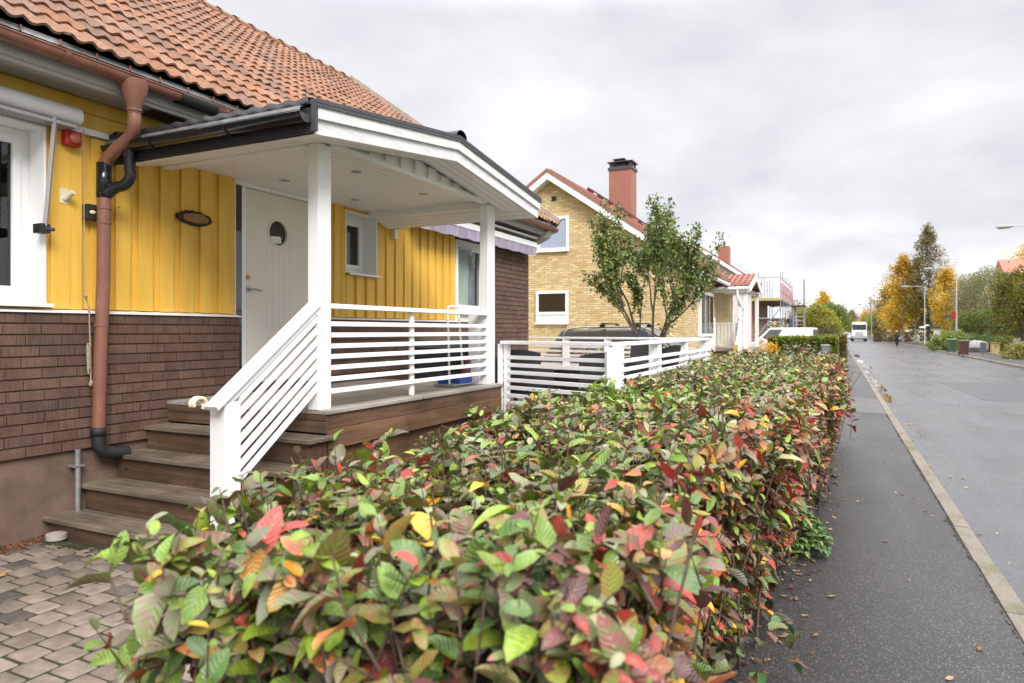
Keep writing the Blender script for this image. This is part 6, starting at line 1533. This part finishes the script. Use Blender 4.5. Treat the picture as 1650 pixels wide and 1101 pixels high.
# cyclist
x_, y_ = at(1445, 82)[:2]; z_ = -.1
bk = thing('bicycle', 'dark bicycle ridden away along the right side of the road', 'bicycle', (x_, y_, z_))
for dy_ in (-.52, .52): w_ = torus(MB(), (x_, y_ + dy_, z_ + .34), .32, .022).build('wheel', M['rubber'], bk, smooth=True)
MB().tube([(x_, y_ - .52, z_ + .34), (x_, y_ - .15, z_ + .36), (x_, y_ + .35, z_ + .85), (x_, y_ + .52, z_ + .34)], .018, 6).tube([(x_, y_ - .15, z_ + .36), (x_, y_ - .25, z_ + .92)], .016, 6).tube([(x_, y_ - .22, z_ + .80), (x_, y_ + .36, z_ + .85), (x_, y_ + .33, z_ + 1.0)], .016, 6).build('frame', M['blackmat'], bk, smooth=True)
MB().tube([(x_ - .28, y_ + .25, z_ + 1.02), (x_, y_ + .34, z_ + 1.02), (x_ + .28, y_ + .25, z_ + 1.02)], .014, 6).build('handlebar', M['blackmat'], bk, smooth=True)
MB().box(x_ - .08, x_ + .08, y_ - .38, y_ - .12, z_ + .92, z_ + .97).build('saddle', M['blackmat'], bk, bevel=.02)
def skin_figure(name, joints, edges, mat, parent):
    me = bpy.data.meshes.new(name); me.from_pydata([j[0] for j in joints], edges, []); me.transform(Matrix.Translation(-wloc(parent))); o = bpy.data.objects.new(name, me); C.objects.link(o); o.parent = parent
    o.modifiers.new('skin', 'SKIN'); sv = me.skin_vertices[0].data
    for i, j in enumerate(joints): sv[i].radius = (j[1], j[1] * (j[2] if len(j) > 2 else 1)); sv[i].use_root = (i == 0)
    s = o.modifiers.new('sub', 'SUBSURF'); s.levels = 1; s.render_levels = 2; me.materials.append(mat); return o
pe = thing('person', 'person in dark clothes and pale helmet riding a bicycle away from the viewer', 'person', (x_, y_, z_))
J = [((x_, y_ - .25, z_ + 1.02), .14, .9), ((x_, y_ - .18, z_ + 1.25), .15, .75), ((x_, y_ - .05, z_ + 1.47), .17, .65), ((x_, y_ + .0, z_ + 1.56), .06), ((x_, y_ + .02, z_ + 1.64), .085), ((x_, y_ + .03, z_ + 1.74), .09),
     ((x_ - .19, y_ - .04, z_ + 1.45), .065), ((x_ - .25, y_ + .08, z_ + 1.22), .045), ((x_ - .26, y_ + .24, z_ + 1.06), .035), ((x_ + .19, y_ - .04, z_ + 1.45), .065), ((x_ + .25, y_ + .08, z_ + 1.22), .045), ((x_ + .26, y_ + .24, z_ + 1.06), .035),
     ((x_ - .11, y_ - .20, z_ + .94), .095), ((x_ - .12, y_ + .12, z_ + .74), .07), ((x_ - .12, y_ - .02, z_ + .36), .045), ((x_ - .12, y_ + .1, z_ + .28), .035), ((x_ + .11, y_ - .20, z_ + .94), .095), ((x_ + .12, y_ + .08, z_ + .58), .07), ((x_ + .12, y_ - .1, z_ + .2), .045), ((x_ + .12, y_ + .04, z_ + .14), .035)]
skin_figure('body', J, [(0, 1), (1, 2), (2, 3), (3, 4), (4, 5), (2, 6), (6, 7), (7, 8), (2, 9), (9, 10), (10, 11), (0, 12), (12, 13), (13, 14), (14, 15), (0, 16), (16, 17), (17, 18), (18, 19)], M['cloth'], pe)
MB().blob((x_, y_ + .02, z_ + 1.78), .135, 2, 0, (.85, 1.1, .75)).build('helmet', basic('tan_helmet', (.62, .48, .32), .4), pe, smooth=True)

# ================================================================ STREET FURNITURE
def lamp(label, px, d, sign=None, low=False, X=None, side=-1, h=7.6, arm=1.9, grp='street lamps along the road'):
    x, y = at(px, d)[:2]
    r_ = thing('street_lamp', label, 'street lamp', (x, y, 0), grp)
    MB().tube([(x, y, 0), (x, y, 1.2), (x, y, h * .6), (x, y, h - .5)], [.085, .075, .06, .05], 10).build('pole', M['pole'], r_, smooth=True)
    ar = MB().tube(smoothpath([(x, y, h - .55), (x, y, h - .25), (x + side * .22, y, h - .02), (x + side * .6, y, h + .03), (x + side * arm, y, h + .07)]), .032, 8).build('arm', M['pole'], r_, smooth=True)
    MB().tube([(x + side * (arm - .05), y, h + .07), (x + side * (arm + .15), y, h + .05), (x + side * (arm + .6), y, h + .03), (x + side * (arm + .78), y, h + .05)], [.05, .11, .12, .04], 12).build('lamp_head', M['lamp'], r_, smooth=True)
    return r_
l1 = lamp('street lamp with white street name plates left of the tallest tree', 1490, 90)
x_, y_ = at(1490, 90)[:2]; MB().box(x_ - .62, x_ + .1, y_ - .1, y_ - .07, 2.15, 2.35).box(x_ - .05, x_ + .5, y_ + .03, y_ + .06, 2.4, 2.58).build('street_sign', M['white'], l1)
l2 = lamp('street lamp with red square signs in front of the yellow birch', 1541, 64)
x_, y_ = at(1541, 64)[:2]; MB().box(x_ - .35, x_ - .05, y_ - .1, y_ - .07, 2.85, 3.15).box(x_ - .35, x_ - .05, y_ - .1, y_ - .07, 3.2, 3.5).build('red_sign', M['red'], l2); MB().box(x_ - 1.0, x_ - .38, y_ - .1, y_ - .07, 2.95, 3.2).build('grey_sign', M['dgrey'], l2)
lamp('nearest street lamp, its arm reaching in from the right edge', 1686, 38, arm=1.55)
lamp('small distant street lamp left of the truck', 1365, 205, grp=None, h=7.0, arm=.3); lamp('distant street lamp right of the truck', 1404, 150)
def bin_(label, px, d, mat, h=1.07):
    x, y = at(px, d)[:2]; r_ = thing('wheelie_bin', label, 'bin', (x, y, 0))
    m = MB(); a, b = .24, .30
    m.v = [(x - a, y - a, .06), (x + a, y - a, .06), (x + a, y + a, .06), (x - a, y + a, .06), (x - b, y - b - .04, h - .1), (x + b, y - b - .04, h - .1), (x + b, y + b, h - .02), (x - b, y + b, h - .02)]
    m.f = [(0, 1, 2, 3), (4, 5, 6, 7), (0, 1, 5, 4), (1, 2, 6, 5), (2, 3, 7, 6), (3, 0, 4, 7)]; m.c = [None] * 6; m.build('bin_body', mat, r_, bevel=.02)
    m = MB(); m.prism([(y - b - .08, h - .09), (y - b - .06, h - .04), (y, h + .03), (y + b + .04, h + .02), (y + b + .04, h - .01)], x - b - .03, x + b + .03, 'x'); m.build('lid', mat, r_, bevel=.01)
    for s in (-1, 1): MB().tube([(x + s * .24, y + .22, .11), (x + s * .30, y + .22, .11)], .11, 14).build('wheel', M['rubber'], r_)
bin_('green wheelie bin on the far kerb', 1533, 55.5, M['greenbin']); bin_('brown wheelie bin on the far kerb', 1553, 48.5, M['brownbin'])
x_, y_ = at(1603, 52)[:2]; a = thing('planter_box', 'tan wooden planter box on the far verge', 'planter', (x_, y_, 0))
MB().box(x_ - .26, x_ + .26, y_ - .26, y_ + .26, 0, .80).build('box_body', M['tan'], a, bevel=.01); MB().box(x_ - .32, x_ + .32, y_ - .32, y_ + .32, .801, .85).build('rim_boards', M['tan'], a, bevel=.01)
x_, y_ = at(1584, 53.5)[:2]; a = thing('utility_cabinet', 'narrow blue-grey cabinet between the brown bin and the tan planter', 'cabinet', (x_, y_, 0)); MB().box(x_ - .18, x_ + .18, y_ - .12, y_ + .12, 0, .78).build('cabinet_body', M['bluegrey'], a, bevel=.02); MB().box(x_ - .2, x_ + .2, y_ - .14, y_ + .14, .781, .82).build('cabinet_top', M['alu'], a, bevel=.01)
x_, y_ = at(1637, 50)[:2]; a = thing('mailbox', 'pale mailbox on a wooden stand at the right edge', 'mailbox', (x_, y_, 0)); MB().box(x_ - .2, x_ + .2, y_ - .12, y_ + .12, .62, 1.08).build('mailbox_body', M['bluegrey'], a, bevel=.02); MB().box(x_ - .35, x_ - .25, y_, y_ + .1, 0, .8).box(x_ + .22, x_ + .3, y_, y_ + .1, 0, .8).box(x_ - .35, x_ + .3, y_ + .03, y_ + .08, .5, .6).build('stand', M['tan'], a)
x_, y_ = at(1571, 58)[:2]
for k, (px, lab) in enumerate(((1571, 'pale boulder left of the blue-grey cabinet'), (1578, 'second pale boulder beside the cabinet'))):
    x_, y_ = at(px, 56.2)[:2]; a = thing('boulder', lab, 'stone', (x_, y_, 0)); MB().blob((x_, y_, .38), .72, 2, .22, (1, 1, .85)).build('stone', basic('granite', (.42, .40, .38), .8, .2, 6, .4), a)
x_, y_ = at(1330, 25)[:2]; a = thing('refuse_bin', 'slate grey bin at the end of the crossing hedge', 'bin', (x_, y_, 0)); MB().box(x_ - .13, x_ + .13, y_ - .13, y_ + .13, 0, 1.16).build('bin_body', M['bluegrey'], a, bevel=.02); MB().box(x_ - .15, x_ + .15, y_ - .15, y_ + .15, 1.161, 1.21).build('lid', M['alu'], a, bevel=.01)
x_, y_ = at(1312, 21)[:2]; a = thing('sloped_board', 'leaning grey board with white base near the slate grey bin', 'board', (x_, y_, 0)); m = MB(); m.prism([(x_ - .18, .75), (x_ + .18, .75), (x_ + .18, 1.10)], y_, y_ + .04, 'y'); m.build('board', M['greypaint'], a); MB().box(x_ - .2, x_ + .2, y_ - .1, y_ + .1, .0, .745).build('base', M['white'], a)
x_, y_ = at(1293, 24)[:2]; a = thing('wood_post', 'short brown wooden stump post in front of the crossing hedge', 'post', (x_, y_, 0)); MB().tube([(x_, y_, 0), (x_, y_, 1.12)], .16, 12).build('shaft', M['wood_brown_z'], a, smooth=True)
# red-roofed house far right and pale shed
x_, y_ = at(1672, 84)[:2]; a = thing('red_roof_house', 'house with bright red tiled roof peeking over the trees at the right edge', 'house', (x_, y_, 0))
MB().prism([(x_ - 3.6, 0), (x_ + 5, 0), (x_ + 5, 8.2), (x_ + .6, 9.9), (x_ - 3.6, 8.6)], y_, y_ + 9, 'y').build('wall', M['pinkwhite'], a)
MB().quad((x_ - 3.4, y_ - .5, 8.7), (x_ + 6, y_ - .5, 8.7), (x_ + 6, y_ + 3.5, 11.0), (x_ - 3.4, y_ + 3.5, 11.0)).quad((x_ - 3.4, y_ - .5, 8.6), (x_ + 6, y_ - .5, 8.6), (x_ + 6, y_ + 3.5, 10.9), (x_ - 3.4, y_ + 3.5, 10.9)).prism([(y_ - .5, 8.6), (y_ + 3.5, 10.9), (y_ + 7.5, 8.6)], x_ - 3.45, x_ - 3.3, 'x').build('roof', basic('bright_red_tile', (.42, .15, .09), .7, .15, 3, .3), a)
flatwin(a, x_ - 2.6, x_ - 1.2, 6.2, 7.8, y_)
x_, y_ = at(1492, 125)[:2]; a = thing('pale_shed', 'long low white building behind the yellow birches', 'building', (x_, y_, 0))
MB().box(x_ - 6, x_ + 8, y_, y_ + 5, 0, 2.3).build('wall', M['white'], a); MB().box(x_ - 6.3, x_ + 8.3, y_ - .4, y_ + 5.3, 2.301, 2.55).build('roof', M['dgrey'], a)
for k in range(5): flatwin(a, x_ - 5.2 + k * 2.6, x_ - 3.9 + k * 2.6, .8, 1.9, y_)
